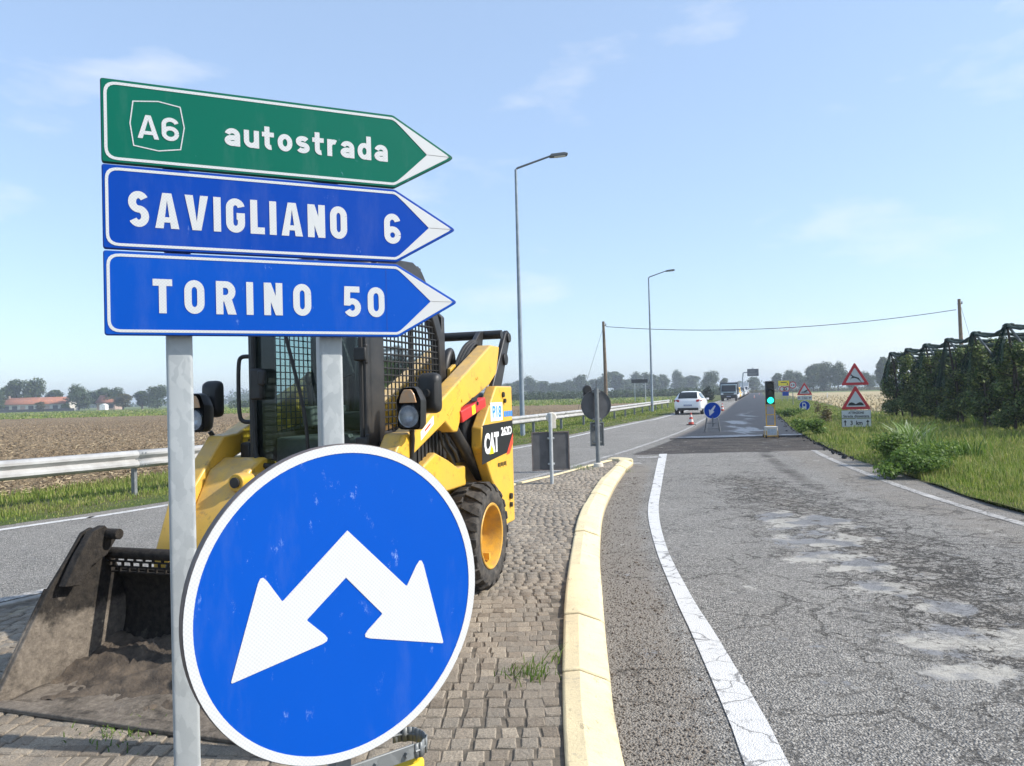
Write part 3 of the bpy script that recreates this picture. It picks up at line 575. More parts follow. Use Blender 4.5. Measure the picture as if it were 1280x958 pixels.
# broken asphalt crumbs along the right edge of the fresh lane
cr_ = MB()
for k in range(420):
    y = random.uniform(16, 44); x = float(fG(y)) + random.gauss(.10, .14); q = random.uniform(.015, .06)
    M_ = Quaternion((random.random(), random.random(), random.random(), random.random())).normalized().to_matrix()
    cr_.box((x, y, .02), (q * 1.5, q, q * .8), M_)
stuff(cr_.build('asphalt_crumbs', 'rubber', fix=False), 'black broken asphalt crumbs along the grass edge of the fresh lane', 'rubble')

# painted lines
ln = struct(ribbon('curved_white_line', [Vector((a, b, 0)) for a, b in E1_], [Vector((a, b, 0)) for a, b in E2_], .006, 'white_line'))
def offset_line(name, pts, w, z, m, y0, y1):
    P = [p for p in pts if y0 <= p[1] <= y1]; Lp, Rp = [], []
    for i, p in enumerate(P):
        a = P[max(i - 1, 0)]; b = P[min(i + 1, len(P) - 1)]; d = Vector((b[0] - a[0], b[1] - a[1], 0)).normalized(); nn = Vector((d.y, -d.x, 0)) * w / 2
        Lp.append(Vector((p[0], p[1], 0)) - nn); Rp.append(Vector((p[0], p[1], 0)) + nn)
    return struct(ribbon(name, Lp, Rp, z, m))
Bext = [(a - .02, b) for a, b in B_]
offset_line('white_edge_line', A_ + [tuple(st(s, -5.0)[:2]) for s in range(108, 400, 20)], .15, .005, 'white_line', -1, 400)
offset_line('white_centre_line', Bext, .14, .007, 'white_line_worn', .2, 60)
offset_line('white_edge_line', F_, .13, .005, 'white_line_worn', -1, 19)
# short faint stop marks by the island's nose
for (p0, p1) in (((795, 571.5), (824, 571)), ((787, 579), (800, 578.6))):
    a, b = gp(*p0), gp(*p1); struct(ribbon('stop_mark', [a, b], [a + Vector((0, -.35, 0)), b + Vector((0, -.35, 0))], .006, 'white_line_worn'))

# ---- traffic island: sand bed, kerb stones, pavers
ISL = .10
yi = np.linspace(.5, 16.3, 80)
isl = grid_sheet('traffic_island', yi, fC, lambda y: fDI(y) + .01, 40, ISL - .0065, 'sand'); struct(isl)
def kerb_stones(parent, I, O, zi, zc, m_of, gap=.016, crest=.36, step=10):
    k = 0
    while k < len(I) - 1:
        e = min(k + step, len(I) - 1); seg = list(range(k, e + 1)); V = []; F = []; n = 7
        for j, q in enumerate(seg):
            i0, o0 = Vector(I[q]), Vector(O[q])
            if j == 0 or j == len(seg) - 1:
                d = (Vector(I[seg[1]]) - Vector(I[seg[0]])).normalized() if j == 0 else (Vector(I[seg[-2]]) - Vector(I[seg[-1]])).normalized()
                i0 = i0 + d * gap / 2; o0 = o0 + d * gap / 2
            c0 = i0.lerp(o0, crest)
            dz = .009 * math.sin(k * 1.7)
            c1 = i0.lerp(o0, crest * .06); c2 = i0.lerp(o0, .90)
            V += [(i0.x, i0.y, -.03), (i0.x, i0.y, zi + dz), (c1.x, c1.y, zi + .008 + dz), (c0.x, c0.y, zc + dz), (c2.x, c2.y, .078 + dz), (o0.x, o0.y, .055), (o0.x, o0.y, -.03)]
        for j in range(len(seg) - 1): F += [(j * n + i, j * n + (i + 1), (j + 1) * n + i + 1, (j + 1) * n + i) for i in range(n - 1)]
        F += [tuple(range(n)), tuple(range((len(seg) - 1) * n + n - 1, (len(seg) - 1) * n - 1, -1))]
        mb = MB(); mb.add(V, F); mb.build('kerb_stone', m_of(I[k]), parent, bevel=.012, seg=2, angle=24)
        k = e
kerb = bpy.data.objects.new('kerb', None); col.objects.link(kerb); struct(kerb)
yk = np.arange(-1, 16.21, .1)
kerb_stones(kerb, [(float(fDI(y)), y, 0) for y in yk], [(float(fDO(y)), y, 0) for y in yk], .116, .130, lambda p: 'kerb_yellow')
nose = MB(); nose.prism([(2.20, 16.0 + .215), (2.51, 16.215), (2.53, 16.45), (2.46, 16.68), (2.30, 16.82), (2.10, 16.80), (2.0, 16.62), (2.22, 16.5)], XY, -.03, .132); nose.build('kerb_stone', 'kerb_yellow', kerb, bevel=.03, seg=3)
yc = np.arange(.5, 16.5, .1)
I2 = [Vector((float(fC(y)), y, 0)) for y in yc]; O2 = []
for i, p in enumerate(I2):
    d = (I2[min(i + 1, len(I2) - 1)] - I2[max(i - 1, 0)]).normalized(); O2.append(p + Vector((-d.y, d.x, 0)) * .14)
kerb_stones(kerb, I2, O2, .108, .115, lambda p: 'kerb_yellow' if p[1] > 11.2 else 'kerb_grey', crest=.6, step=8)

def paver_grid():
    dirv = Vector((.06, 1, 0)).normalized(); nv = Vector((dirv.y, -dirv.x, 0)); P = []
    du, dv = .085, .098
    for j in range(0, 182):
        v = 1.0 + j * dv; off = random.uniform(-.042, .042); wob = .03 * math.sin(j * .37)
        for i in range(-105, 22):
            u = i * du + off + .02 * math.sin(i * .7 + j * .2); vv = v + wob * math.sin(i * .13) + .02 * math.sin(i * .31 + 1) + random.gauss(0, .004)
            p = dirv * vv + nv * (u + .25)
            if p.y < 1.2 or p.y > 16.1: continue
            if p.x - .045 < float(np.interp(p.y, [a[1] for a in C_], [a[0] for a in C_])) + .05 or p.x + .04 > float(np.interp(p.y, DIy, DIx)): continue
            P.append((p.x, p.y, random.uniform(.076, .0845) / 2, random.uniform(.088, .0975) / 2, random.gauss(0, .035), random.gauss(0, .0013), random.gauss(0, .012), random.gauss(0, .012)))
    return P
DIy = [a[1] for a in DI_]; DIx = [a[0] for a in DI_]
P_ = paver_grid()
def vis_rank(p):
    x, y = proj((p[0], p[1], ISL))
    if not (-5 < x < 1285 and y < 970): return 99
    if 208 < x < 500: return 50 + p[1]
    if x < 208 and y < 905: return 50
    return p[1]
P_.sort(key=vis_rank)
def paver_verts(p, base=False):
    x, y, hx, hy, a, dz, tx, ty = p; V = []
    for lvl, (ins, z) in enumerate(((0, ISL - .05), (0, ISL - .005), (.0055, ISL))):
        for sx, sy in ((-1, -1), (1, -1), (1, 1), (-1, 1)):
            jx = 1 + .10 * math.sin(x * 91 + sx * 3 + sy * 7); jy = 1 + .10 * math.sin(y * 83 + sx * 5 - sy * 3)
            lx, ly = sx * (hx * jx - ins), sy * (hy * jy - ins)
            V.append((lx * math.cos(a) - ly * math.sin(a), lx * math.sin(a) + ly * math.cos(a), z + dz + lx * tx + ly * ty))
    return V
PF = [(8, 9, 10, 11)] + [(b + i, b + (i + 1) % 4, b + 4 + (i + 1) % 4, b + 4 + i) for b in (0, 4) for i in range(4)]
protos = []
for k in range(24):
    me = bpy.data.meshes.new('paver'); me.from_pydata(paver_verts((k * .37, k * .21, random.uniform(.038, .0422), random.uniform(.044, .0487), 0, 0, random.gauss(0, .014), random.gauss(0, .014))), [], PF)
    me.materials.append(MT['paver']); protos.append(me)
for k, p in enumerate(P_[:300]):
    o = bpy.data.objects.new('paver', protos[k % 24]); col.objects.link(o); o.parent = isl; o.location = (p[0], p[1], p[5]); o.rotation_euler = (0, 0, p[4] + (math.pi if random.random() < .5 else 0))
V = np.array([paver_verts(p) for p in P_[300:]], np.float32); V[:, :, 0] += np.array([p[0] for p in P_[300:]])[:, None]; V[:, :, 1] += np.array([p[1] for p in P_[300:]])[:, None]
F = (np.array(PF)[None] + (np.arange(len(V)) * 12)[:, None, None]).reshape(-1, 4)
o = fast_mesh('paver_field', V.reshape(-1, 3), F, 'paver', isl); o['kind'] = 'stuff'

# ---- fields
def soil_left(y): return np.interp(y, [5, 12, 60, 130], [-60, -75, -120, -190])
def soil_right(y): return np.minimum((-12.6 + .305 * np.asarray(y) * 1.05) / .952 + .016 * np.asarray(y), 40)
def h_noise(X, Y, s, seed):
    r = np.random.default_rng(seed); o = np.zeros_like(X)
    for k in range(14):
        a = r.uniform(0, 2 * math.pi); f = s * r.uniform(.5, 1.8); o += np.sin((X * math.cos(a) + Y * math.sin(a)) * f + r.uniform(0, 6.3))
    return o / 14 ** .5
def soil_z(X, Y):
    e = ss(soil_right(Y) - X, 0, .8)
    return -.01 + e * (.035 * np.sin((X * RN.x + Y * RN.y) * 7.5 + .6 * h_noise(X, Y, .5, 8)) + .03 * h_noise(X, Y, 6, 3) + .035 * h_noise(X, Y, 17, 4) + .03) + rng.normal(0, .018, X.shape) * e
soil = grid_sheet('ploughed_field', np.geomspace(7, 104, 430), soil_left, soil_right, 420, soil_z, 'soil'); struct(soil)
# clods and straw lying on the ploughed field
N = 26000; yy = np.exp(rng.uniform(math.log(11), math.log(75), N)); ur = rng.random(N) ** .8
xr = soil_right(yy) - .3; xl = np.maximum(soil_left(yy), -.95 * yy); xx = xr - ur * (xr - xl)
sz = rng.uniform(.02, .075, N) * np.interp(yy, [11, 75], [.8, 1.5])
oct_ = np.array([(1, 0, 0), (0, 1, 0), (-1, 0, 0), (0, -1, 0), (0, 0, .8), (0, 0, -.5)]); of = np.array([(0, 1, 4), (1, 2, 4), (2, 3, 4), (3, 0, 4), (1, 0, 5), (2, 1, 5), (3, 2, 5), (0, 3, 5)])
V = oct_[None] * sz[:, None, None] * rng.uniform(.6, 1.4, (N, 6, 1)) ; th = rng.uniform(0, 6.28, N); c_, s_ = np.cos(th), np.sin(th)
V = np.stack([V[..., 0] * c_[:, None] - V[..., 1] * s_[:, None] + xx[:, None], V[..., 0] * s_[:, None] + V[..., 1] * c_[:, None] + yy[:, None], V[..., 2] + .03], -1)
F = (of[None] + (np.arange(N) * 6)[:, None, None]).reshape(-1, 3)
stuff(fast_mesh('soil_clods', V.reshape(-1, 3), F, 'soil'), 'brown clods of earth strewn over the ploughed field', 'soil')
N = 8500; yy = np.exp(rng.uniform(math.log(11), math.log(65), N)); ur = rng.random(N)
xr = soil_right(yy) - .1; xl = np.maximum(soil_left(yy), -.95 * yy); xx = xr - ur * (xr - xl); th = rng.uniform(0, 6.28, N); ll = rng.uniform(.03, .10, N); ww = np.interp(yy, [11, 70], [.006, .013])
d = np.stack([np.cos(th), np.sin(th), rng.normal(0, .35, N)], -1) * ll[:, None]; w = np.stack([-np.sin(th), np.cos(th), np.zeros(N) + .8], -1) * ww[:, None]
c0 = np.stack([xx, yy, np.full(N, .06)], -1); V = np.stack([c0 - d - w, c0 + d - w, c0 + d + w, c0 - d + w], 1).reshape(-1, 3)
stuff(fast_mesh('straw_litter', V, np.arange(N * 4).reshape(-1, 4), 'straw'), 'pale bits of maize straw scattered on the brown field', 'straw')
stub = MB(); q = [st(40.5, 4.2), st(40.5, 140), st(235, 140), st(235, 3.6), st(60, 3.4)]; stub.add([(p.x, p.y, -.03) for p in q], [tuple(range(len(q)))]); struct(stub.build('stubble_field', 'stubble', fix=False))
# rough tufts on the stubble
N = 9000; s_r = np.exp(rng.uniform(math.log(41), math.log(150), N)); t_r = 4.6 + rng.random(N) * (s_r * .55)
xx = RD.x * s_r + RN.x * t_r; yy = RD.y * s_r + RN.y * t_r; hh = rng.uniform(.08, .28, N); ww = rng.uniform(.03, .12, N)
th = rng.uniform(0, 6.28, N); w = np.stack([np.cos(th), np.sin(th), np.zeros(N)], -1) * ww[:, None]; c0 = np.stack([xx, yy, np.full(N, -.03)], -1); up_ = np.stack([rng.normal(0, .05, N), rng.normal(0, .05, N), hh], -1)
stuff(fast_mesh('stubble_tufts', np.stack([c0 - w, c0 + w, c0 + up_], 1).reshape(-1, 3), np.arange(N * 3).reshape(-1, 3), mat('stubble_stalks', (.50, .41, .25), (.36, .28, .16), 2, .95)), 'dry straw-coloured stubble tufts on the field behind the warning signs', 'stubble')
# grass verges
struct(grid_sheet('verge', np.concatenate([[-10, -4, 1], np.geomspace(3, 400, 120)]), lambda y: fG(y) + .02, lambda y: fG(y) + np.where(y < 44, 14, 5.0), 30, lambda X, Y: .028 + .03 * h_noise(X, Y, 2, 9), 'verge'))
struct(grid_sheet('verge', np.concatenate([[-10, -4, 1], np.geomspace(3, 400, 120)]), lambda y: soil_right(y) - 1.0, lambda y: fA(y) - .45, 16, lambda X, Y: .0 + .015 * h_noise(X, Y, 2, 19), 'verge'))
def blades(name, xx, yy, z0, hh, ww, m, lean=.45, parent=None):
    N = len(xx); th = rng.uniform(0, 6.28, N); ph = rng.uniform(0, 6.28, N); le = rng.uniform(.1, 1, N) * lean * hh
    w = np.stack([np.cos(th), np.sin(th), np.zeros(N)], -1) * (ww / 2)[:, None]; d = np.stack([np.cos(ph), np.sin(ph), np.zeros(N)], -1) * le[:, None]
    c = np.stack([xx, yy, z0 * np.ones(N)], -1); z = np.zeros((N, 3)); z[:, 2] = hh
    V = np.stack([c - w, c + w, c - w * .8 + d * .35 + z * .6, c + w * .8 + d * .35 + z * .6, c + d + z * np.where(rng.random(N) < .3, .75, 1.)[:, None]], 1).reshape(-1, 3)
    F = (np.array([(0, 1, 3), (0, 3, 2), (2, 3, 4)])[None] + (np.arange(N) * 5)[:, None, None]).reshape(-1, 3)
    return fast_mesh(name, V, F, m, parent)
N = 150000; yy = np.exp(rng.uniform(math.log(7.5), math.log(95), N)); wid = np.where(yy < 41, np.minimum(3 + yy * .35, 11), 4.2); ur = rng.random(N) ** 1.15
xx = fG(yy) + .03 + ur * wid; pn = .5 + .5 * h_noise(xx, yy, 1.1, 31) * .6; dd = xx - fG(yy)
hh = rng.uniform(.06, .20, N) * np.clip(.55 + pn, .5, 1.5) * np.clip(.45 + dd * .7, .45, 1.15) * np.where(yy > 26, .85, 1.0)
stuff(blades('verge_grass', xx, yy, .02, hh, np.maximum(.010, .0011 * yy), 'grass'), 'sunlit green grass on the verge between the road and the orchard', 'grass')
N = 70000; yy = np.exp(rng.uniform(math.log(8), math.log(110), N)); xl = soil_right(yy) - .35; xr = fA(yy) - .5; ur = rng.random(N); xx = xl + ur * (xr - xl)
hh = rng.uniform(.05, .17, N) * np.clip(1.2 - ur * .9, .25, 1.1); keep = (ur < .75) | (rng.random(N) < .35); xx, yy, hh = xx[keep], yy[keep], hh[keep]
stuff(blades('roadside_grass', xx, yy, -.01, hh, np.maximum(.010, .0011 * yy), 'grass'), 'strip of green grass under the guardrail beside the ploughed field', 'grass')
# dry grass stems in the far meadow edge
N = 20000; yy = np.exp(rng.uniform(math.log(100), math.log(260), N)); xx = rng.uniform(-1, .22, N) * yy; hh = rng.uniform(.1, .35, N)
stuff(blades('meadow_grass', xx, yy, -.09, hh, .002 * yy, 'grass'), 'green meadow grass beyond the ploughed field', 'grass')

# ================================================================== THINGS: near signs
def round_poly(pts, rad, n=5):
    out = []; m = len(pts)
    for i, p in enumerate(pts):
        p = Vector((p[0], p[1], 0)); a = Vector((*pts[i - 1][:2], 0)); b = Vector((*pts[(i + 1) % m][:2], 0)); r = rad[i] if isinstance(rad, (list, tuple)) else rad
        if r <= 0: out += [(p.x, p.y)] * 1; continue
        u, v = (a - p).normalized(), (b - p).normalized(); ang = u.angle(v); t = min(r / math.tan(ang / 2), (a - p).length * .45, (b - p).length * .45)
        p1, p2 = p + u * t, p + v * t
        for k in range(n + 1):
            q = k / n; x = p1 * (1 - q) ** 2 + p * 2 * q * (1 - q) + p2 * q * q; out.append((x.x, x.y))
    return out
def board_contour(i, r, HB=.3025, LS=1.072, LT=1.338):
    tn = (HB / 2) / (LT - LS); sn = math.sin(math.atan(tn)); tip = LT - i / sn; xs = tip - (HB / 2 - i) / tn
    return round_poly([(i, i), (xs, i), (tip, HB / 2), (xs, HB - i), (i, HB - i)], [r, .03, .012, .03, r]), xs, tip
PHI = R(24.35)
ds = thing('direction_sign', 'stack of three arrow-shaped direction boards, one green and two blue, on two grey posts', 'road sign', (-1.439, 2.72, ISL), PHI)
for lx in (.244, .806):
    p = MB(); w = .046
    sec = round_poly([(-w, -w), (w, -w), (w, w), (-w, w)], .013, 4)
    p.prism([(lx + a, .095 + b) for a, b in sec], XY, -.12, 2.58); po = p.build('post', 'galv', ds)
    for zc in (1.80, 1.92, 2.10, 2.23, 2.41, 2.53):
        c = MB(); c.box((lx, .085, zc), (.125, .128, .028)); c.build('clamp', 'galv_dark', po, bevel=.004)
BD = [('green', 'darkgreen', 2.3175), ('blue', 'darkblue', 2.009), ('blue2', 'darkblue', 1.700)]
fb = lambda z0: (lambda u, v, w: Vector((u, w, v + z0)))
for k, (mface, medge, z0) in enumerate(BD):
    f_ = fb(z0); HB = .3025
    c0, _, _ = board_contour(0, .010); b = MB(); b.prism(c0, f_, .0, .022); bo = b.build('panel', medge, ds, bevel=.0025)
    bo['label'] = ['green motorway arrow board', 'blue arrow board for the nearer town', 'brighter blue arrow board at the bottom'][k]
    c1, xs, tip = board_contour(.0035, .009); q = MB(); q.prism(c1, f_, -.0012, .0005); q.build('face_sheeting', mface, bo)
    co, xo, to = board_contour(.0105, .042); ci, xi, ti = board_contour(.0205, .034)
    q = MB(); q.ring(co, ci, f_, -.0026, -.0008); q.build('border', 'white', bo)
    wd = [(xo - .012, .0125), (xo + .006, .0165), (to - .004, HB / 2), (xo + .006, HB - .0165), (xo - .012, HB - .0125), (xi + .012, HB - .026), (xi + .045, HB - .055), (1.214, HB / 2), (xi + .045, .055), (xi + .012, .026)]
    q = MB(); q.prism(wd, f_, -.0030, -.0010); q.build('arrow_tip', 'white', bo)
    q = MB(); q.box((1.268, -.0032, z0 + HB / 2), (.10, .0008, .0014)); q.build('seam', 'rim', bo)
    if k == 2: q = MB(); q.box((1.025, -.0014, z0 + HB / 2), (.0014, .0008, HB - .05)); q.build('seam', 'darkblue', bo)
    if k == 0:
        put_strokes('lettering', 'autostrada', .414, 1.044, 2.4215, 2.489, -.0026, 'white', bo, {'*': .82, 't': .62, 'r': .58, 's': .78}, .0190)
        put_strokes('lettering', 'A6', .118, .256, 2.416, 2.502, -.0026, 'white', bo, {'*': .68, 'A': .82}, .0150)
        sh = [(.103, 2.549), (.188, 2.559), (.263, 2.547), (.276, 2.47), (.262, 2.386), (.186, 2.373), (.103, 2.385), (.092, 2.467)]; cx, cz = .184, 2.467
        si = [(cx + (a - cx) * .957, cz + (b_ - cz) * .957) for a, b_ in sh]
        q = MB(); q.ring([(a, b_ - z0) for a, b_ in sh], [(a, b_ - z0) for a, b_ in si], f_, -.0026, -.0008); q.build('shield_outline', 'white', bo)
    if k == 1:
        put_strokes('lettering', 'SAVIGLIANO', .083, .870, 2.092, 2.222, -.0026, 'white', bo, {'*': .52, 'I': .175, 'L': .40, 'A': .62, 'V': .62}, .0258); put_strokes('lettering', '6', 1.022, 1.090, 2.085, 2.209, -.0026, 'white', bo, {'*': .56}, .0245)
    if k == 2:
        put_strokes('lettering', 'TORINO', .158, .722, 1.781, 1.906, -.0026, 'white', bo, {'*': .55, 'I': .18, 'T': .52}, .0250); put_strokes('lettering', '50', .849, 1.016, 1.781, 1.903, -.0026, 'white', bo, {'*': .57}, .0240)

rs = thing('round_direction_sign', 'large round blue sign with a white two-headed bent arrow on a yellow delineator', 'road sign', (-.488 - .0616, 2.204 + .0788, ISL), math.atan2(.616, .788))
# local: x along the face, -y towards the viewer; disc centre at local (0, -.10, .875)
CZ = .875; fd = lambda u, v, w: Vector((u, w - .10, v + CZ))
circ = lambda r, n=96: [(r * math.cos(2 * math.pi * k / n), r * math.sin(2 * math.pi * k / n)) for k in range(n)]
d = MB(); d.ring(circ(.4475), circ(.435), fd, .0, .028); d.prism(circ(.437), fd, .0012, .004); disc = d.build('disc', 'rim', rs)
d = MB(); d.prism(circ(.4452), fd, -.0012, .001); d.build('face_sheeting', 'blue2', disc)
d = MB(); d.ring(circ(.4455), circ(.4215), fd, -.0028, -.001); d.build('border', 'white', disc)
AR = [(.006, .200), (.195, .008), (.248, .094), (.321, -.190), (.041, -.113), (.112, -.058), (-.002, .067), (-.122, -.030), (-.050, -.100), (-.331, -.153), (-.246, .120), (-.189, .033)]
d = MB(); d.prism(round_poly(AR, [0, .004, .014, .004, .014, .004, 0, .004, .014, .004, .014, .004], 3), fd, -.0028, -.001); d.build('double_arrow', 'white', disc)
d = MB(); d.box((.05, -.055, CZ - .512), (.37, .008, .045)); d.box((.0, -.03, CZ - .48), (.05, .05, .10)); br = d.build('bracket', 'galv_dark', rs, bevel=.003)
d = MB(); n = 14
pts = [(.235 + .07 * math.sin(math.pi * k / n), -.062 + .07 - .07 * math.cos(math.pi * k / n)) for k in range(n + 1)]
d.tube([(x, y, CZ - .512) for x, y in pts], .004, 6)
for (x0, y0), (x1, y1) in zip(pts[:-1], pts[1:]): d.add([(x0, y0, CZ - .535), (x1, y1, CZ - .535), (x1, y1, CZ - .49), (x0, y0, CZ - .49)], [(0, 1, 2, 3)])
hk = d.build('clamp_band', 'galv_dark', rs); sm_ = hk.modifiers.new('solid', 'SOLIDIFY'); sm_.thickness = .004
for bx in (.10, .205): d = MB(); d.cyl((bx, -.072, CZ - .512), (bx, -.045, CZ - .512), .009, n=6); d.build('bolt', 'galv_dark', rs)
d = MB(); d.tube([(.235, .008, -.03), (.235, .008, CZ - .570), (.235, .008, CZ - .560)], [.062, .062, .05], 24); d.build('delineator_body', 'delin', rs)
d = MB(); d.cyl((.0, .0, -.05), (.0, .0, CZ + .36), .024); d.build('post', 'galv', rs)
for zc in (CZ - .28, CZ + .28): d = MB(); d.box((0, -.04, zc), (.40, .05, .035)); d.build('stiffener', 'galv_dark', rs, bevel=.004)

# ================================================================== the skid-steer loader
SK = thing('skid_steer_loader', 'yellow and black compact wheel loader with a muddy bucket parked on the paved island', 'loader', (-.98 * 1.45 / 1.55, 6.435 * 1.45 / 1.55, ISL), math.atan2(-.950, -.311))
# local: x forward, y to the machine's left, z up
def wheel(cx, cy, r=.40, w=.27, sgn=1):
    M_ = Matrix.Translation((cx, cy, r)) @ (Matrix.Rotation(R(90), 4, 'Z') if sgn > 0 else Matrix.Rotation(R(-90), 4, 'Z'))
    h = w / 2; t = MB()
    t.lathe([(.235, -h * .85), (.26, -h), (.32, -h), (.355, -h * .93), (.372, -h * .72), (.374, 0), (.372, h * .72), (.355, h * .93), (.32, h), (.27, h * .98), (.238, h * .86), (.225, h * .5), (.225, -h * .5)], 48, M_, True)
    nl = 20
    for k in range(nl):
        for side in (-1, 1):
            a = 2 * math.pi * (k + (.5 if side > 0 else 0)) / nl; V = []
            for (ax, da, rr) in ((.004, .00, .372), (.004, .125, .372), (h * .72, .23, .370), (h * 1.02, .25, .345), (h * 1.02, .06, .345), (h * .72, .05, .370)):
                for e in (0, 1):
                    rad = rr + (.028 if e else -.01) - (.012 if e and ax > h * .9 else 0); an = a + da * .88 * (1 if side > 0 else 1)
                    V.append(M_ @ Vector((side * ax, rad * math.cos(an), rad * math.sin(an))))
            n = 6; t.add(V, [tuple(2 * i + 1 for i in range(n)), tuple(2 * i for i in reversed(range(n)))] + [(2 * i, 2 * ((i + 1) % n), 2 * ((i + 1) % n) + 1, 2 * i + 1) for i in range(n)])
    wh = t.build('wheel', 'tyre', SK, bevel=.004, seg=1)
    q = MB(); q.lathe([(.240, h * .90), (.246, h * .93), (.240, h * .97), (.226, h * .94), (.214, h * .7), (.205, h * .2), (.19, -h * .15), (.15, -h * .28), (.10, -h * .22), (.085, h * .1), (.0, h * .12)], 40, M_); q.build('rim', 'rimyellow', wh)
    q = MB()
    for k in range(8): a = 2 * math.pi * k / 8; q.cyl(M_ @ Vector((-h * .3, .125 * math.cos(a), .125 * math.sin(a))), M_ @ Vector((-h * .05, .125 * math.cos(a), .125 * math.sin(a))), .012, n=6)
    q.build('wheel_bolts', 'rimyellow', wh)['kind'] = 'stuff'
    q = MB(); q.box((0, 0, 0), (.05, .03, .05), None); q.v = [tuple(M_ @ (Vector(p) + Vector((h * .45, .05, -.165)))) for p in q.v]; q.build('valve_guard', 'rimyellow', wh)
for cx in (0, 1.24):
    wheel(cx, .65, sgn=1); wheel(cx, -.65, sgn=-1)
b = MB(); b.prism([(-.60, .30), (1.42, .25), (1.52, .42), (1.46, .72), (1.1, .90), (.25, .92), (-.1, 1.0), (-.60, 1.0)], XZ, -.50, .50); ch = b.build('chassis', 'yellow', SK, bevel=.02)
for s in (-1, 1):
    b = MB(); b.prism([(.28, .925), (1.18, .925), (1.18, 1.18), (.62, 1.26), (.28, 1.32)], XZ, s * .47, s * .545); b.build('side_grille_panel', 'blackp', SK, bevel=.01)
    b = MB()
    for k in range(13): b.box((.36 + k * .06, s * .549, 1.07), (.012, .01, .26))
    b.build('grille_bars', 'blackpl', SK)['kind'] = 'stuff'
    # yellow fender in front of the rear wheel, and the tall rear side plate
    b = MB(); b.prism([(.05, .78), (.80, .78), (.80, 1.0), (.60, 1.07), (.38, 1.0), (.20, .93), (.05, .93)], XZ, s * .50, s * .60); b.build('fender', 'yellow', SK, bevel=.015)
    b = MB(); b.prism([(-.316, 1.525), (-.705, 1.525), (-.705, .40), (-.42, .40), (-.36, .62), (-.16, .80), (.04, 1.06), (.03, 1.21)], XZ, s * .64, s * .73); rp = b.build('rear_side_plate', 'yellow', SK, bevel=.012)
    f = lambda u, w: Vector((u, s * .7325, w))
    def flat(name, poly, m, y, par):
        q = MB(); q.prism(poly, XZ, s * (y - .0012), s * y); return q.build(name, m, par)
    flat('decal', [(.015, 1.228), (-.695, 1.240), (-.695, 1.075), (-.60, .985), (-.18, .955), (.055, .935), (.045, 1.05)], 'decal', .7322, rp)
    flat('decal_stripe', [(-.695, 1.05), (-.60, .968), (-.515, .962), (-.695, 1.13)], 'decalred', .7330, rp)
    put_text('lettering', 'CAT', *( (.0, -.33) if s > 0 else (-.33, .0)), 1.005, 1.165, 0, 'paper', rp, .05, .92, fn=lambda u, w: Vector((u, s * .7345, w)))
    flat('decal_triangle', [(-.205, 1.0), (-.105, 1.0), (-.155, 1.075)], 'decalyel', .7352, rp)
    put_text('lettering', '262D', *((-.39, -.66) if s > 0 else (-.66, -.39)), 1.125, 1.195, 0, 'paper', rp, .03, .95, fn=lambda u, w: Vector((u, s * .7345, w)))
    if s > 0:
        flat('label', [(-.16, 1.395), (-.44, 1.395), (-.44, 1.25), (-.16, 1.25)], 'paper', .7328, rp)
        put_text('lettering', 'P18', -.20, -.41, 1.275, 1.37, 0, 'cyan', rp, .03, 1., fn=lambda u, w: Vector((u, .7342, w)))
        for k in range(5): flat('label_mark', [(-.48 - k * .045, 1.32), (-.512 - k * .045, 1.32), (-.512 - k * .045, 1.275), (-.48 - k * .045, 1.275)], 'cyan', .7328, rp)
        for k in range(6): flat('label_mark', [(-.30 - k * .037, .915), (-.322 - k * .037, .915), (-.322 - k * .037, .885 - .01 * (k % 2)), (-.30 - k * .037, .885)], 'decal', .7328, rp)
    q = MB(); q.cyl((-.46, s * .73, 1.455), (-.46, s * .745, 1.455), .022); q.cyl((-.49, s * .73, 1.405), (-.49, s * .748, 1.405), .018); q.cyl((-.585, s * .73, .62), (-.585, s * .75, .62), .025); q.cyl((-.585, s * .73, .55), (-.585, s * .75, .55), .02); q.build('latch', 'blackpl', rp)['kind'] = 'stuff'
    # boom
    prof = [(-.505, 1.848), (-.30, 1.850), (.55, 1.495), (1.16, 1.245), (1.30, 1.235), (1.66, .86), (1.79, .55), (1.80, .18), (1.78, .10), (1.70, .10), (1.68, .45), (1.58, .70), (1.30, 1.0), (1.205, 1.085), (.652, 1.279), (.52, 1.205), (.44, 1.20), (.395, 1.262), (.36, 1.365), (-.04, 1.475), (-.242, 1.535), (-.414, 1.625)]
    b = MB(); b.prism(prof, XZ, s * .575, s * .70); bm_ = b.build('lift_arm', 'yellow', SK, bevel=.012)
    q = MB(); q.prism([(.34, 1.473), (.36, 1.478), (.62, 1.33), (.60, 1.322)], XZ, s * .70, s * .704); q.prism([(.48, 1.372), (.50, 1.375), (.60, 1.30), (.58, 1.297)], XZ, s * .70, s * .7036); q.cyl((.35, s * .70, 1.42), (.35, s * .706, 1.42), .012); q.cyl((.05, s * .70, 1.58), (.05, s * .706, 1.58), .012); q.cyl((.02, s * .70, 1.585), (.02, s * .706, 1.585), .01); q.build('weld_tabs', 'yellow', bm_)['kind'] = 'stuff'
    flat('label', [(1.05, 1.235), (.85, 1.33), (.85, 1.275), (1.05, 1.18)], 'paper', .7012, bm_); flat('label_mark', [(.99, 1.245), (.90, 1.287), (.90, 1.272), (.99, 1.230)], 'decalred', .7022, bm_)
    # inboard knee plate with pin boss, leading down to the coupler
    b = MB(); b.prism([(1.16, 1.06), (1.30, 1.10), (1.45, 1.03), (1.64, .74), (1.77, .42), (1.78, .12), (1.70, .12), (1.64, .40), (1.45, .74), (1.22, .94)], XZ, s * .27, s * .575); kn = b.build('arm_knee', 'yellow', SK, bevel=.014)
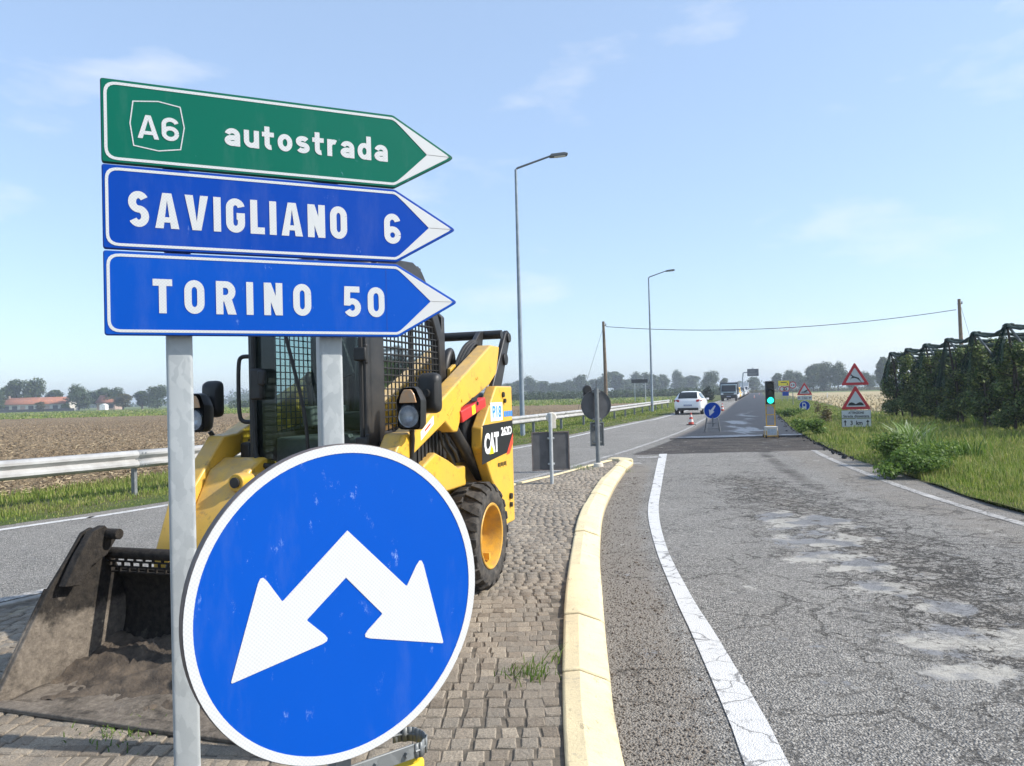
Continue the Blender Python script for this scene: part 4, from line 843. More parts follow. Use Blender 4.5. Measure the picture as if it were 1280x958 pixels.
    b = MB(); b.prism([(1.30, 1.10), (1.47, 1.06), (1.62, .84), (1.55, .80), (1.44, .96), (1.30, 1.02)], XZ, s * .585, s * .60); b.build('arm_gusset', 'yellow', kn, bevel=.004)
    b = MB(); b.cyl((1.34, s * .30, .965), (1.545, s * .30, .965), .055, n=24); b.build('pin_boss', 'yellow', kn, bevel=.006); b = MB(); b.cyl((1.54, s * .30, .965), (1.56, s * .30, .965), .032, n=20); b.build('pin', 'blackp', kn)
    b = MB(); b.cyl((1.50, s * .34, .80), (1.82, s * .34, .36), .042, n=16); b.build('tilt_cylinder', 'blackp', SK)
    # rear links and upright
    b = MB(); b.prism([(-.805, 1.93), (-.79, 1.985), (-.745, 2.0), (-.69, 1.97), (-.33, 1.52), (-.30, 1.40), (-.44, 1.40), (-.55, 1.52)], XZ, s * .655, s * .695); lk = b.build('rear_link', 'blackp', SK, bevel=.008)
    b = MB(); b.prism([(-.58, 1.99), (-.50, 1.98), (-.24, 1.80), (-.30, 1.70), (-.52, 1.80)], XZ, s * .50, s * .54); b.build('rear_link', 'blackp', SK, bevel=.006)
    b = MB(); b.cyl((-.63, s * .69, 1.75), (-.63, s * .715, 1.75), .05, n=18); b.build('pivot_pin', 'blackpl', lk, bevel=.004); b = MB(); b.cyl((-.745, s * .69, 1.935), (-.745, s * .712, 1.935), .04, n=18); b.build('pivot_pin', 'blackpl', lk, bevel=.004)
    b = MB(); b.prism([(.40, 1.345), (-.10, 1.440), (-.115, 1.365), (.375, 1.262)], XZ, s * .655, s * .715); rb = b.build('lock_brace', 'redp', SK, bevel=.008); flat('label', [(.20, 1.375), (.13, 1.39), (.12, 1.325), (.19, 1.31)], 'decalyel', .717, rb); q = MB(); q.box((.10, s * .685, 1.425), (.12, .03, .03)); q.cyl((.08, s * .715, 1.395), (.08, s * .722, 1.395), .014); q.build('brace_catch', 'blackpl', rb)
    # lift cylinder
    b = MB(); b.cyl((.30, s * .60, 1.22), (-.24, s * .60, .82), .045, n=16); lc = b.build('lift_cylinder', 'blackp', SK); b = MB(); b.cyl((.44, s * .60, 1.30), (.26, s * .60, 1.19), .024, n=12); b.build('piston_rod', 'chrome', lc)
    b = MB(); b.tube([(.52, s * .62, 1.24), (.44, s * .63, 1.12), (.30, s * .62, 1.05), (.2, s * .60, .98)], .012); b.build('hydraulic_hose', 'blackpl', SK); b = MB(); b.tube([(.55, s * .60, 1.25), (.48, s * .60, 1.12), (.33, s * .59, 1.03), (.2, s * .57, .95)], .012); b.build('hydraulic_hose', 'blackpl', SK)
    b = MB(); b.prism([(.28, 1.30), (-.35, 1.45), (-.5, 1.2), (-.5, .95), (.1, .95), (.28, 1.05)], XZ, s * .50, s * .53); b.build('tower_inner_plate', 'blackp', SK, bevel=.006)
    # work lamp and mirror on a stem
    b = MB(); b.tube([(1.20, s * .70, 1.02), (1.20, s * .715, 1.20), (1.24, s * .73, 1.26)], .016); ls = b.build('lamp_stem', 'blackpl', SK)
    b = MB(); hx = 1.30; hc = (hx, s * .765, 1.385)
    oc = round_poly([(-.072, -.12), (.072, -.12), (.078, .05), (.045, .125), (-.045, .125), (-.078, .05)], .03, 5)
    V = []; n = len(oc)
    for dx, sc_ in ((0.045, 1.), (.0, 1.04), (-.05, .9), (-.09, .55)): V += [Vector((hx + dx, hc[1] + a * sc_, hc[2] + c * sc_)) for a, c in oc]
    b.add(V, [(j * n + i, j * n + (i + 1) % n, (j + 1) * n + (i + 1) % n, (j + 1) * n + i) for j in range(3) for i in range(n)] + [tuple(range(4 * n - 1, 3 * n - 1, -1))]); hl = b.build('headlight', 'blackpl', SK)
    q = MB(); q.lathe([(.064, .052), (.060, .046), (.045, .03), (.02, .02), (.0, .018)], 24, Matrix.Translation((hx, hc[1], hc[2] - .045))); q.build('reflector', 'chrome', hl)
    q = MB(); V = [Vector((hx + .047 + .016 * math.cos(math.pi / 2 * min(1, math.hypot(a / .06, c / .07))), hc[1] + a * .84, hc[2] - .045 + c * .55)) for a, c in [(0, 0)] + oc]; q.add(V, [(0, i + 1, (i + 1) % n + 1) for i in range(n)]); q.build('lens', 'lampglass', hl)
    q = MB(); V = [Vector((hx + .05, hc[1] + a * .85, hc[2] + .035 + (c + .0) * .0 + k_)) for a, c, k_ in [(-.066, 0, 0), (.066, 0, 0), (.05, 0, .05), (.028, 0, .078), (-.028, 0, .078), (-.05, 0, .05)]]; q.add(V + [v + Vector((.012, 0, 0)) for v in V], [tuple(range(5, -1, -1)), tuple(range(6, 12))] + [(i, (i + 1) % 6, 6 + (i + 1) % 6, 6 + i) for i in range(6)]); q.build('indicator_lens', 'amber', hl, bevel=.004)
    b = MB(); mc = Vector((1.12, s * .80, 1.475)); oc = round_poly([(-.072, -.122), (.072, -.122), (.072, .122), (-.072, .122)], .045, 5); n = len(oc); V = []
    for dx, q_ in ((-.02, 1.), (.0, 1.02), (.028, .93), (.045, .70)): V += [mc + Vector((dx, a * q_, c * q_)) for a, c in oc]
    b.add(V, [(j * n + i, j * n + (i + 1) % n, (j + 1) * n + (i + 1) % n, (j + 1) * n + i) for j in range(3) for i in range(n)] + [tuple(range(n)), tuple(range(4 * n - 1, 3 * n - 1, -1))])
    b.cyl(mc + Vector((.04, 0, 0)), mc + Vector((.07, 0, 0)), .025); mi = b.build('mirror', 'blackpl', SK); b = MB(); b.tube([mc + Vector((.06, 0, 0)), (1.20, s * .78, 1.40), (1.24, s * .74, 1.27)], .012); b.build('mirror_arm', 'blackpl', mi)
b = MB(); b.cyl((-.60, -.69, 1.955), (-.60, .69, 1.955), .037, n=20); b.build('rear_crossbar', 'blackp', SK)
b = MB(); b.cyl((1.60, -.58, .64), (1.60, .58, .64), .06, n=20); b.build('arm_cross_tube', 'yellow', SK)
b = MB(); b.prism([(-.66, .95), (.02, .95), (.05, 1.42), (-.35, 1.48), (-.66, 1.40)], XZ, -.60, .60); b.build('engine_cover', 'blackp', SK, bevel=.03)
b = MB(); b.box((-.70, 0, .70), (.08, 1.2, .7)); b.build('rear_door', 'yellow', SK, bevel=.03)
b = MB(); b.prism([(-.08, 1.46), (.06, 1.46), (.06, 1.66), (-.04, 1.70), (-.10, 1.62)], XZ, .47, .50); b.build('hose_bracket', 'yellow', SK, bevel=.006)
b = MB(); b.tube(smooth_line([(-.02, .40, 1.45), (-.02, .42, 1.68), (-.12, .42, 1.80), (-.16, .42, 1.66), (-.10, .42, 1.45)], 5), .034, 10); b.build('intake_hose', 'blackpl', SK)
b = MB()
for k in range(3): b = MB(); b.tube(smooth_line([(.10, .53 - k * .02, 1.50), (-.08, .53 - k * .02, 1.68 + k * .01), (-.26, .54 - k * .02, 1.83 + k * .012), (-.38, .55, 1.86 + k * .01), (-.47, .55, 1.70)], 6), .015, 8); b.build('hydraulic_hose', 'blackpl', SK)

# ---- cab
prof = [(1.27, .98), (1.27, 1.9), (1.23, 2.17), (1.10, 2.345), (.60, 2.385), (.46, 2.34), (.33, 2.22), (.20, 2.06), (.09, 1.88), (.05, 1.45), (.08, 1.0)]
inn = [(1.07, 1.24), (1.07, 1.9), (1.06, 2.12), (1.02, 2.24), (.66, 2.28), (.53, 2.24), (.41, 2.14), (.29, 2.00), (.20, 1.86), (.17, 1.50), (.19, 1.24)]
cab = SK; before_cab = set(SK.children)
for s in (-1, 1):
    b = MB(); b.ring(prof, inn, XZ, s * .415, s * .465); b.build('cab_side_frame', 'blackp', cab, bevel=.012)
    q = MB(); q.add([Vector((u, s * .425, w)) for u, w in inn], [tuple(range(len(inn)))]); q.build('side_window', 'cabglass', cab)
    b = MB()
    def xr(z):
        zs = [(1.24, .19), (1.5, .17), (1.86, .20), (2.0, .29), (2.14, .41), (2.24, .53), (2.28, .66)]; return float(np.interp(z, [a for a, _ in zs], [c for _, c in zs]))
    z = 1.285
    while z < 2.26: b.box(((1.07 + xr(z)) / 2, s * .447, z), (1.07 - xr(z), .007, .007)); z += .045
    x = .215
    while x < 1.06:
        zt = float(np.interp(x, [.17, .20, .29, .41, .53, .66, 1.02, 1.07], [1.5, 1.86, 2.0, 2.14, 2.24, 2.28, 2.24, 2.0])); b.box((x, s * .441, (1.24 + zt) / 2), (.007, .007, zt - 1.24)); x += .055
    b.build('window_guard', 'blackpl', cab)['kind'] = 'stuff'
    b = MB(); b.box((.60, s * .430, 1.75), (.035, .02, 1.0)); b.build('window_divider', 'blackp', cab)
tp = prof[2:9]
V = [(x, y, z + (.03 if abs(y) < .3 else 0)) for x, z in tp for y in (-.415, -.25, .25, .415)]; F = [(j * 4 + i, j * 4 + i + 1, (j + 1) * 4 + i + 1, (j + 1) * 4 + i) for j in range(4) for i in range(3)]
b = MB(); b.add(V[:20], F); ro = b.build('cab_roof', 'blackp', cab); m_ = ro.modifiers.new('solid', 'SOLIDIFY'); m_.thickness = .035
for y in (-.40, .40):
    for x in (.52, .75, 1.0): pass
b = MB(); b.box((.52, .44, 2.345), (.09, .04, .03)); b.cyl((.50, .44, 2.35), (.50, .44, 2.372), .014); b.cyl((.54, .44, 2.35), (.54, .44, 2.372), .014); b.build('lifting_eye', 'blackp', cab)
b = MB(); b.prism([(.345, 2.18), (.315, 2.13), (.335, 2.10), (.37, 2.15)], XZ, .4655, .469); b.build('cab_label', 'paper', cab)
# rear frame with window
b = MB(); oc = [(-.46, 1.0), (.46, 1.0), (.46, 2.05), (.40, 2.10), (-.40, 2.10), (-.46, 2.05)]; ic = [(-.36, 1.45), (.36, 1.45), (.36, 1.95), (.32, 2.0), (-.32, 2.0), (-.36, 1.95)]
b.ring(oc, ic, YZ, .07, .12); b.build('cab_rear_frame', 'blackp', cab, bevel=.01)
q = MB(); q.add([Vector((.09, u, w)) for u, w in ic], [tuple(range(6))]); q.build('rear_window', 'cabglass', cab)
# front door
oc = round_poly([(-.465, .98), (.465, .98), (.465, 2.20), (-.465, 2.20)], .05, 5); ic = round_poly([(-.425, 1.04), (.425, 1.04), (.425, 2.13), (-.425, 2.13)], .12, 5)
b = MB(); b.ring(oc, ic, YZ, 1.23, 1.30); dr = b.build('front_door', 'blackp', cab, bevel=.012)
q = MB(); q.add([Vector((1.27, u, w)) for u, w in ic], [tuple(range(len(ic)))]); q.build('pane', 'cabglass', dr)
ig = round_poly([(-.372, 1.075), (.372, 1.075), (.372, 2.085), (-.372, 2.085)], .12, 5); q = MB(); q.tube([(1.298, u, w) for u, w in ic], .018, 8, closed=True); q.build('seal', 'blackpl', dr)
b = MB(); b.box((1.32, -.375, 1.56), (.05, .10, .20)); b.box((1.33, -.33, 1.60), (.04, .06, .10)); b.build('door_handle', 'blackpl', dr, bevel=.015)
for zc in (1.72, 1.18): b = MB(); b.box((1.32, .44, zc), (.05, .09, .08)); b.cyl((1.32, .475, zc - .06), (1.32, .475, zc + .06), .015); b.build('hinge', 'blackpl', dr, bevel=.008)
b = MB(); b.tube(smooth_line([(1.28, -.46, 1.74), (1.30, -.52, 1.735), (1.31, -.535, 1.68), (1.31, -.54, 1.5), (1.31, -.535, 1.38), (1.30, -.52, 1.33), (1.28, -.46, 1.32)], 4), .014, 8); b.build('grab_handle', 'blackpl', cab)
b = MB(); b.tube(smooth_line([(1.36, .05, 1.12), (1.36, .02, 1.40), (1.36, -.12, 1.9), (1.35, -.16, 2.12)], 4), .012, 8); b.box((1.35, 0, 1.08), (.05, .08, .08)); b.build('wiper', 'blackpl', dr)
b = MB(); b.box((.45, 0, 1.30), (.46, .46, .12)); b.box((.30, 0, 1.62), (.12, .44, .60), Matrix.Rotation(R(-10), 3, 'Y')); b.box((.25, 0, 1.98), (.08, .24, .16)); b.build('seat', 'seat', cab, bevel=.04, seg=3)
for s in (-1, 1):
    b = MB(); b.box((.60, s * .32, 1.34), (.5, .10, .14)); b.build('armrest', 'interior', cab, bevel=.02)
    b = MB(); b.cyl((.80, s * .32, 1.40), (.82, s * .32, 1.56), .018); b.ball((.82, s * .32, 1.60), (.03, .03, .05)); b.build('joystick', 'blackpl', cab)
b = MB(); b.box((.70, -.10, 1.75), (.03, .10, .30), Matrix.Rotation(R(20), 3, 'X')); b.box((.72, -.28, 1.9), (.05, .07, .16)); b.build('display_arm', 'blackpl', cab, bevel=.008)
b = MB(); b.box((1.0, 0, 1.02), (.5, .80, .06)); b.box((.65, 0, 1.12), (.9, .82, .18)); b.build('floor_pan', 'interior', cab, bevel=.02)
b = MB(); b.lathe([(.0, .16), (.09, .15), (.13, .08), (.14, 0)], 20, Matrix.Translation((1.08, .10, 1.08)) @ Matrix.Rotation(R(-90), 4, 'Y')); b.build('control_boot', 'interior', cab)

for o in set(SK.children) - before_cab: o.location.y = .045; o.scale = (1, .91, 1)   # the cab sits a little off the centre line
# ---- bucket
W2 = .86
bp = [(2.66, .012), (2.40, .010), (2.10, .016), (1.96, .05), (1.89, .13), (1.86, .25), (1.865, .38), (1.895, .46), (1.935, .51)]
bpf = [(p.x, p.y) for p in smooth_line([(a, c, 0) for a, c in bp], 5)]
ny = 60; V = []; F = []; nz = len(bpf)
for j in range(ny + 1):
    y = -W2 + .02 + (2 * W2 - .04) * j / ny
    for i, (a, c) in enumerate(bpf):
        nb = max(0., math.sin(y * 7.3 + i * .5) + math.sin(y * 17.1 - i * .9 + 1) + math.sin(y * 4 + i * .21 + 2)) * .008 * (1 if 2 < i < nz - 8 else .1)
        V.append((a, y, c + nb))
F = [(j * nz + i, j * nz + i + 1, (j + 1) * nz + i + 1, (j + 1) * nz + i) for j in range(ny) for i in range(nz - 1)]
b = MB(); b.add(V, F); bs = BU = b.build('bucket', 'bucket', SK); BU['label'] = 'dark steel bucket caked with mud'; m_ = bs.modifiers.new('solid', 'SOLIDIFY'); m_.thickness = .016
b = MB(); b.box((2.655, 0, .012), (.09, 2 * W2 + .02, .022)); b.build('cutting_edge', 'bucket', BU, bevel=.006)
# spill guard with slots
b = MB(); b.tube([(1.985, -W2 + .03, .615), (1.985, W2 - .03, .615)], .032, 14); b.build('top_bar', 'bucket', BU)
b = MB(); cols_ = 26; rows = 3; z0, z1 = .505, .600; xw = (2 * W2 - .06) / cols_
for r_ in range(rows + 1): zc = z0 + (z1 - z0) * r_ / rows; b.box((1.965 + .01 * r_, 0, zc), (.012, 2 * W2 - .06, .009))
for r_ in range(rows):
    for c_i in range(cols_ + 1): b.box((1.968 + .01 * r_, -W2 + .03 + xw * (c_i + (.5 if r_ % 2 else 0)), z0 + (z1 - z0) * (r_ + .5) / rows), (.012, .012, (z1 - z0) / rows))
b.build('slotted_guard', 'bucket', BU)['kind'] = 'stuff'
for s in (-1, 1):
    b = MB(); b.prism([(2.66, .0), (2.64, .07), (2.36, .50), (2.24, .64), (2.15, .755), (2.09, .775), (2.02, .72), (1.92, .55), (1.85, .40), (1.845, .2), (1.88, .10), (1.96, .02), (2.05, .0)], XZ, s * (W2 - .024), s * W2); sp = b.build('side_plate', 'bucketside', BU, bevel=.005)
    b = MB(); b.prism([(2.62, .03), (2.64, .07), (2.36, .50), (2.30, .47), (2.36, .35)], XZ, s * W2, s * (W2 + .018)); b.build('side_cutter', 'bucketside', BU, bevel=.004)
    b = MB(); b.prism([(2.335, .505), (2.24, .655), (2.15, .765), (2.07, .785), (1.99, .70), (2.06, .62), (2.16, .58), (2.24, .49)], XZ, s * (W2 - .10), s * (W2 - .05)); b.build('ear_plate', 'bucket', BU, bevel=.005)
    b = MB(); b.cyl((2.05, s * (W2 + .01), .735), (2.05, s * (W2 - .18), .735), .03, n=16); b.build('ear_pin', 'bucket', BU, bevel=.004)
b = MB(); nx_, ny_ = 22, 70; V = []
for i in range(nx_ + 1):
    for j in range(ny_ + 1):
        x = 1.93 + .62 * i / nx_; y = -W2 + .03 + (2 * W2 - .06) * j / ny_; q = i / nx_
        hgt = .11 * (1 - q) ** 1.4 + .045 * max(0, math.sin(y * 6.1 + 1 + q * 3)) * (1 - q) + .03 * max(0, math.sin(y * 11 + q * 9)) - .035 * q
        V.append((x + random.gauss(0, .003), y, .018 + hgt + random.gauss(0, .006)))
b.add(V, [(i * (ny_ + 1) + j, i * (ny_ + 1) + j + 1, (i + 1) * (ny_ + 1) + j + 1, (i + 1) * (ny_ + 1) + j) for i in range(nx_) for j in range(ny_)]); b.build('loose_soil', mat('damp_soil', (.045, .035, .027), (.13, .10, .072), 9, .95, bump=.9, bscale=45), BU, angle=80)['kind'] = 'stuff'
b = MB(); b.prism([(1.83, .04), (1.83, .52), (1.76, .55), (1.72, .48), (1.74, .06)], XZ, -.58, .58); b.build('quick_coupler', 'blackp', SK, bevel=.012)

# ================================================================== roadside furniture
# guardrail: line of posts with W-beams
RAILP = [(-20.8, -2.), (-13.6, 4.), (-6.6, 13.0), (-2.7, 21.), (.60, 29.4), (2.45, 34.3), (5.3, 42.2), (11.2, 60.5), (14.4, 70.0)]
rail_pts = [Vector(p) for p in smooth_line([(a, b_, 0) for a, b_ in RAILP], 40)]
cum = [0.]
for a, b_ in zip(rail_pts[:-1], rail_pts[1:]): cum.append(cum[-1] + (b_ - a).length)
def rail_at(q):
    i = int(np.searchsorted(cum, q)) - 1; i = max(0, min(i, len(rail_pts) - 2)); t = (q - cum[i]) / (cum[i + 1] - cum[i])
    return rail_pts[i].lerp(rail_pts[i + 1], t), (rail_pts[i + 1] - rail_pts[i]).normalized()
gr = thing('guardrail', 'long pale steel guardrail between the left lane and the ploughed field', 'guardrail')
WP = [(.0, .47), (.035, .485), (.075, .52), (.075, .555), (.02, .60), (.0, .62), (.02, .64), (.075, .685), (.075, .72), (.035, .755), (.0, .77)]
# posts every 3.7 m; one falls where the photograph shows it near the grey sign post
q0 = min((i for i in range(len(cum))), key=lambda i: (rail_pts[i] - Vector((-6.5, 13.1, 0))).length); start = cum[q0] % 3.7; qs = []
q = start
while q < cum[-1]: qs.append(q); q += 3.7
for q in qs:
    p, d_ = rail_at(q); n_ = Vector((-d_.y, d_.x, 0)); M_ = Matrix((d_, n_, (0, 0, 1))).transposed()
    mb = MB(); mb.box(p + n_ * .10 + Vector((0, 0, .30)), (.06, .10, .86), M_); po = mb.build('post', 'galv_dark', gr, bevel=.008)
    mb = MB(); mb.box(p + n_ * .02 + Vector((0, 0, .62)), (.07, .07, .16), M_); mb.build('spacer', 'galv_dark', po)
for q in qs[:-1]:
    e = min(q + 3.7 + .16, cum[-1]); n = 9; V = []; m = len(WP); off = .0015 * (qs.index(q) % 2) * 2
    for k in range(n):
        p, d_ = rail_at(q - .0 + (e - q) * k / (n - 1)); n_ = Vector((d_.y, -d_.x, 0))
        V += [p + n_ * (w + off) + Vector((0, 0, z)) for w, z in WP]
    F = [(j * m + i, j * m + i + 1, (j + 1) * m + i + 1, (j + 1) * m + i) for j in range(n - 1) for i in range(m - 1)]
    mb = MB(); mb.add(V, F); o = mb.build('beam', 'rail', gr); s_ = o.modifiers.new('solid', 'SOLIDIFY'); s_.thickness = .004
    mb = MB()
    for dq in (.05, .11):
        for z in (.52, .72): p, d_ = rail_at(q + dq); n_ = Vector((d_.y, -d_.x, 0)); mb.cyl(p + n_ * .074 + Vector((0, 0, z)), p + n_ * .09 + Vector((0, 0, z)), .014, n=6)
    mb.build('splice_bolts', 'galv_dark', o)['kind'] = 'stuff'
p, d_ = rail_at(cum[-1]); n_ = Vector((d_.y, -d_.x, 0)); mb = MB(); mb.prism([(0, .47), (.35, .50), (.35, .74), (0, .77)], lambda u, v, w: p + d_ * u + n_ * w + Vector((0, 0, v)), 0, .02); mb.build('end_plate', 'rail', gr)

# street lamps
def street_lamp(loc, label, hgt=10.1):
    t = thing('street_lamp', label, 'street lamp', loc, -.02, 'street lamps along the left lane')
    m = MB(); m.tube([(0, 0, -.3), (0, 0, 1.5), (0, 0, hgt)], [.095, .09, .05], 12); m.build('pole', 'lamp_grey', t)
    m = MB(); m.tube([(0, 0, hgt - .25), (0, 0, hgt - .02), (.06, 0, hgt + .05), (1.35, 0, hgt + .48)], [.045, .045, .04, .035], 10); m.build('arm', 'lampdark', t)
    m = MB(); m.prism([(1.28, hgt + .42), (1.40, hgt + .42), (1.95, hgt + .47), (2.0, hgt + .54), (1.85, hgt + .58), (1.35, hgt + .53)], XZ, -.13, .13); h_ = m.build('lamp_head', 'lampdark', t, bevel=.02)
    m = MB(); m.box((1.68, 0, hgt + .437), (.42, .2, .015), Matrix.Rotation(R(-5), 3, 'Y')); m.build('diffuser', 'paper', h_)
    return t
L1 = gp(653.5, 545); street_lamp((L1.x, L1.y, 0), 'tall grey street lamp right beside the yellow loader, the nearer one')
L2 = at(815, 495, 57.7); street_lamp((L2.x, L2.y, 0), 'slim grey street lamp beyond the end of the guardrail near the white car')
# wooden utility poles and the cable
def wood_pole(loc, h, label, kind):
    t = thing('utility_pole', label, 'utility pole', loc, 0, 'wooden poles carrying the overhead cable')
    m = MB(); m.tube([(0, 0, -.4), (0, 0, h * .5), (-.05, 0, h)], [.17, .15, .11], 10); m.build('pole', 'wood', t)
    m = MB(); m.box((0, 0, h - .35), (.32, .1, .08)); m.cyl((.16, 0, h - .38), (.16, 0, h - .18), .04); m.build('bracket', 'lampdark', t)
    m = MB(); m.cyl((.0, 0, h - .3), kind, .012, n=5); m.build('stay_wire', 'wire', t); return t
W1 = at(757, 480, 66.); z1 = at(757, 402, 66.).z; wood_pole((W1.x, W1.y, 0), z1, 'brown wooden utility pole rising behind the round sign seen from the back', (-2.4, 1.0, 0))
W2_ = at(1203, 470, 58.); z2 = at(1201, 374, 58.).z; wood_pole((W2_.x, W2_.y, 0), z2, 'dark wooden utility pole standing behind the netted orchard', (2.6, 1.0, 0))
ca, cb_ = Vector((W1.x + .15, W1.y, z1 - .45)), Vector((W2_.x - .3, W2_.y, z2 - .8)); m = MB()
m.tube([ca.lerp(cb_, k / 30) - Vector((0, 0, 1.9 * 4 * (k / 30) * (1 - k / 30) * .42)) for k in range(31)], .028, 6); tag(m.build('overhead_cable', 'wire'), 'thin dark overhead cable sagging between the two wooden poles', 'cable')

# signs seen from the back on the island
def back_signs():
    p = gp(690, 605, ISL); t = thing('sign_from_behind', 'rectangular grey sign seen from behind on a thin post with a lamp on top', 'road sign', p, R(8))
    Y = p.y; hz = lambda py: at(690, py, Y).z - ISL
    m = MB(); m.cyl((0, 0, -.1), (0, 0, hz(517)), .03); m.build('post', 'galv', t)
    m = MB(); x0, x1 = (666 - 690) / 961 * Y, (713.5 - 690) / 961 * Y; m.box(((x0 + x1) / 2, -.055 + .09, (hz(540) + hz(588)) / 2), (x1 - x0, .02, hz(540) - hz(588))); pn = m.build('panel', 'signback', t, bevel=.006)
    m = MB(); m.ring([(x0 - .003, hz(588) - .003), (x1 + .003, hz(588) - .003), (x1 + .003, hz(540) + .003), (x0 - .003, hz(540) + .003)], [(x0 + .016, hz(588) + .016), (x1 - .016, hz(588) + .016), (x1 - .016, hz(540) - .016), (x0 + .016, hz(540) - .016)], XZ, .012, .024); m.build('flange', 'rim', pn)
    for py in (548, 580): m = MB(); m.box((0, .012, hz(py)), (.11, .05, .03)); m.build('clamp', 'galv', t, bevel=.003)
    m = MB(); zc = hz(522); m.lathe([(.0, -.05), (.07, -.05), (.085, -.02), (.085, .03), (.07, .06), (.0, .07)], 20, Matrix.Translation((.03, .06, zc)) @ Matrix.Rotation(R(90), 4, 'Z')); m.box((.05, .05, zc - .12), (.09, .08, .12)); m.build('warning_lamp', 'tlbox', t, bevel=.004)
    p = gp(748, 583.5, ISL); t = thing('sign_from_behind', 'round dark sign seen from behind above a narrow box at the tip of the island', 'road sign', p, R(6)); Y = p.y; hz = lambda py: at(748, py, Y).z - ISL
    m = MB(); m.cyl((0, 0, -.1), (0, 0, hz(486)), .045, n=16); m.build('post', 'galv_dark', t); m = MB(); m.cyl((0, 0, hz(487)), (0, 0, hz(474)), .006, n=6); m.build('lamp_cable', 'wire', t)
    r = (767 - 729) / 2 / 961 * Y; zc = hz(506.5); f = lambda u, v, w: Vector((u, w, v + zc))
    m = MB(); m.ring(circ(r, 48), circ(r - .012, 48), f, .045, .085); m.prism(circ(r - .006, 48), f, .06, .068); m.build('disc', 'signback', t)
    m = MB(); x0, x1, za, zb = (740 - 748.) / 961 * Y, (757 - 748.) / 961 * Y, hz(558), hz(528); m.ring([(x0, za), (x1, za), (x1, zb), (x0, zb)], [(x0 + .015, za + .015), (x1 - .015, za + .015), (x1 - .015, zb - .015), (x0 + .015, zb - .015)], XZ, .05, .10); m.box(((x0 + x1) / 2, .09, (za + zb) / 2), (x1 - x0 - .02, .012, zb - za - .02)); m.build('narrow_panel', 'galv_dark', t)
    for py in (490, 524, 532, 553): m = MB(); m.box((0, .03, hz(py)), (.16, .07, .035)); m.build('clamp', 'galv_dark', t, bevel=.004)
    m = MB(); m.lathe([(.0, -.04), (.08, -.04), (.095, 0), (.09, .05), (.0, .07)], 20, Matrix.Translation((-.16, .10, hz(487))) @ Matrix.Rotation(R(90), 4, 'Z')); m.box((-.20, .12, hz(492)), (.08, .08, .12)); m.build('warning_lamp', 'blackpl', t, bevel=.004)
    m = MB(); m.lathe([(.10, 0), (.09, .06), (.05, .08)], 14, Matrix.Rotation(R(-90), 4, 'Y')); m.build('base_collar', 'tlbox', t)
back_signs()

# portable traffic light
p = gp(964, 547.5); tl = thing('portable_traffic_light', 'portable traffic light showing green on a yellow frame in the closed lane', 'traffic light', (p.x, p.y, .022), R(-8)); k = p.y / 961
m = MB(); m.box((0, 0, .175), (13.5 * k, .34, .26)); bx = m.build('battery_box', 'tlbox', tl, bevel=.015); m = MB(); m.box((0, -.174, .17), (10 * k, .004, .17)); m.build('label', 'tlpaper', bx); m = MB(); m.box((0, 0, .315), (14.2 * k, .36, .03)); m.build('lid', 'conewhite', bx, bevel=.006)
m = MB()
for sx in (-1, 1): m.box((sx * 5.2 * k, 0, (.30 + 41 * k) / 2 + .1), (.03, .03, 41 * k - .2)); m.box((sx * 6.9 * k, -.16, .1), (.025, .025, .22)); m.box((sx * 6.9 * k, .16, .1), (.025, .025, .22)); m.box((sx * 6.9 * k, 0, .025), (.03, .5, .03))
for z in (.36, .70, .98): m.box((0, 0, z), (10.4 * k, .025, .025))
for yq in (-.16, .16): m.box((0, yq, .045), (13.8 * k, .03, .03))
m.build('frame', 'tlyellow', tl)
for sx in (-1, 1):
    for yq in (-.24, .24): m = MB(); m.cyl((sx * 7.6 * k - .02, yq, .035), (sx * 7.6 * k + .02, yq, .035), .045, n=12); m.build('castor', 'rubber', tl)
m = MB(); m.box((0, 0, 55.5 * k), (10.6 * k, .16, 29 * k)); hd = m.build('signal_head', 'blackpl', tl, bevel=.02)
for i, (zc, mm) in enumerate(((65, 'lensoff'), (55.5, 'lensoff'), (46, 'tlgreen'))):
    m = MB(); m.lathe([(.0, -.018), (.06, -.014), (.098, .0)], 24, Matrix.Translation((0, -.084, zc * k)) @ Matrix.Rotation(R(90), 4, 'Z')); o = m.build('lens', mm, hd)
    m = MB(); n = 14; V = []
    for j in range(n + 1): a = math.pi * (-.1 + 1.2 * j / n); V += [(.108 * math.cos(a), -.08, zc * k + .108 * math.sin(a)), (.108 * math.cos(a), -.08 - .15 * (.25 + .75 * max(0, math.sin(a))), zc * k + .108 * math.sin(a))]
    m.add(V, [(2 * j, 2 * j + 1, 2 * j + 3, 2 * j + 2) for j in range(n)]); v = m.build('visor', 'blackpl', hd); s_ = v.modifiers.new('solid', 'SOLIDIFY'); s_.thickness = .004

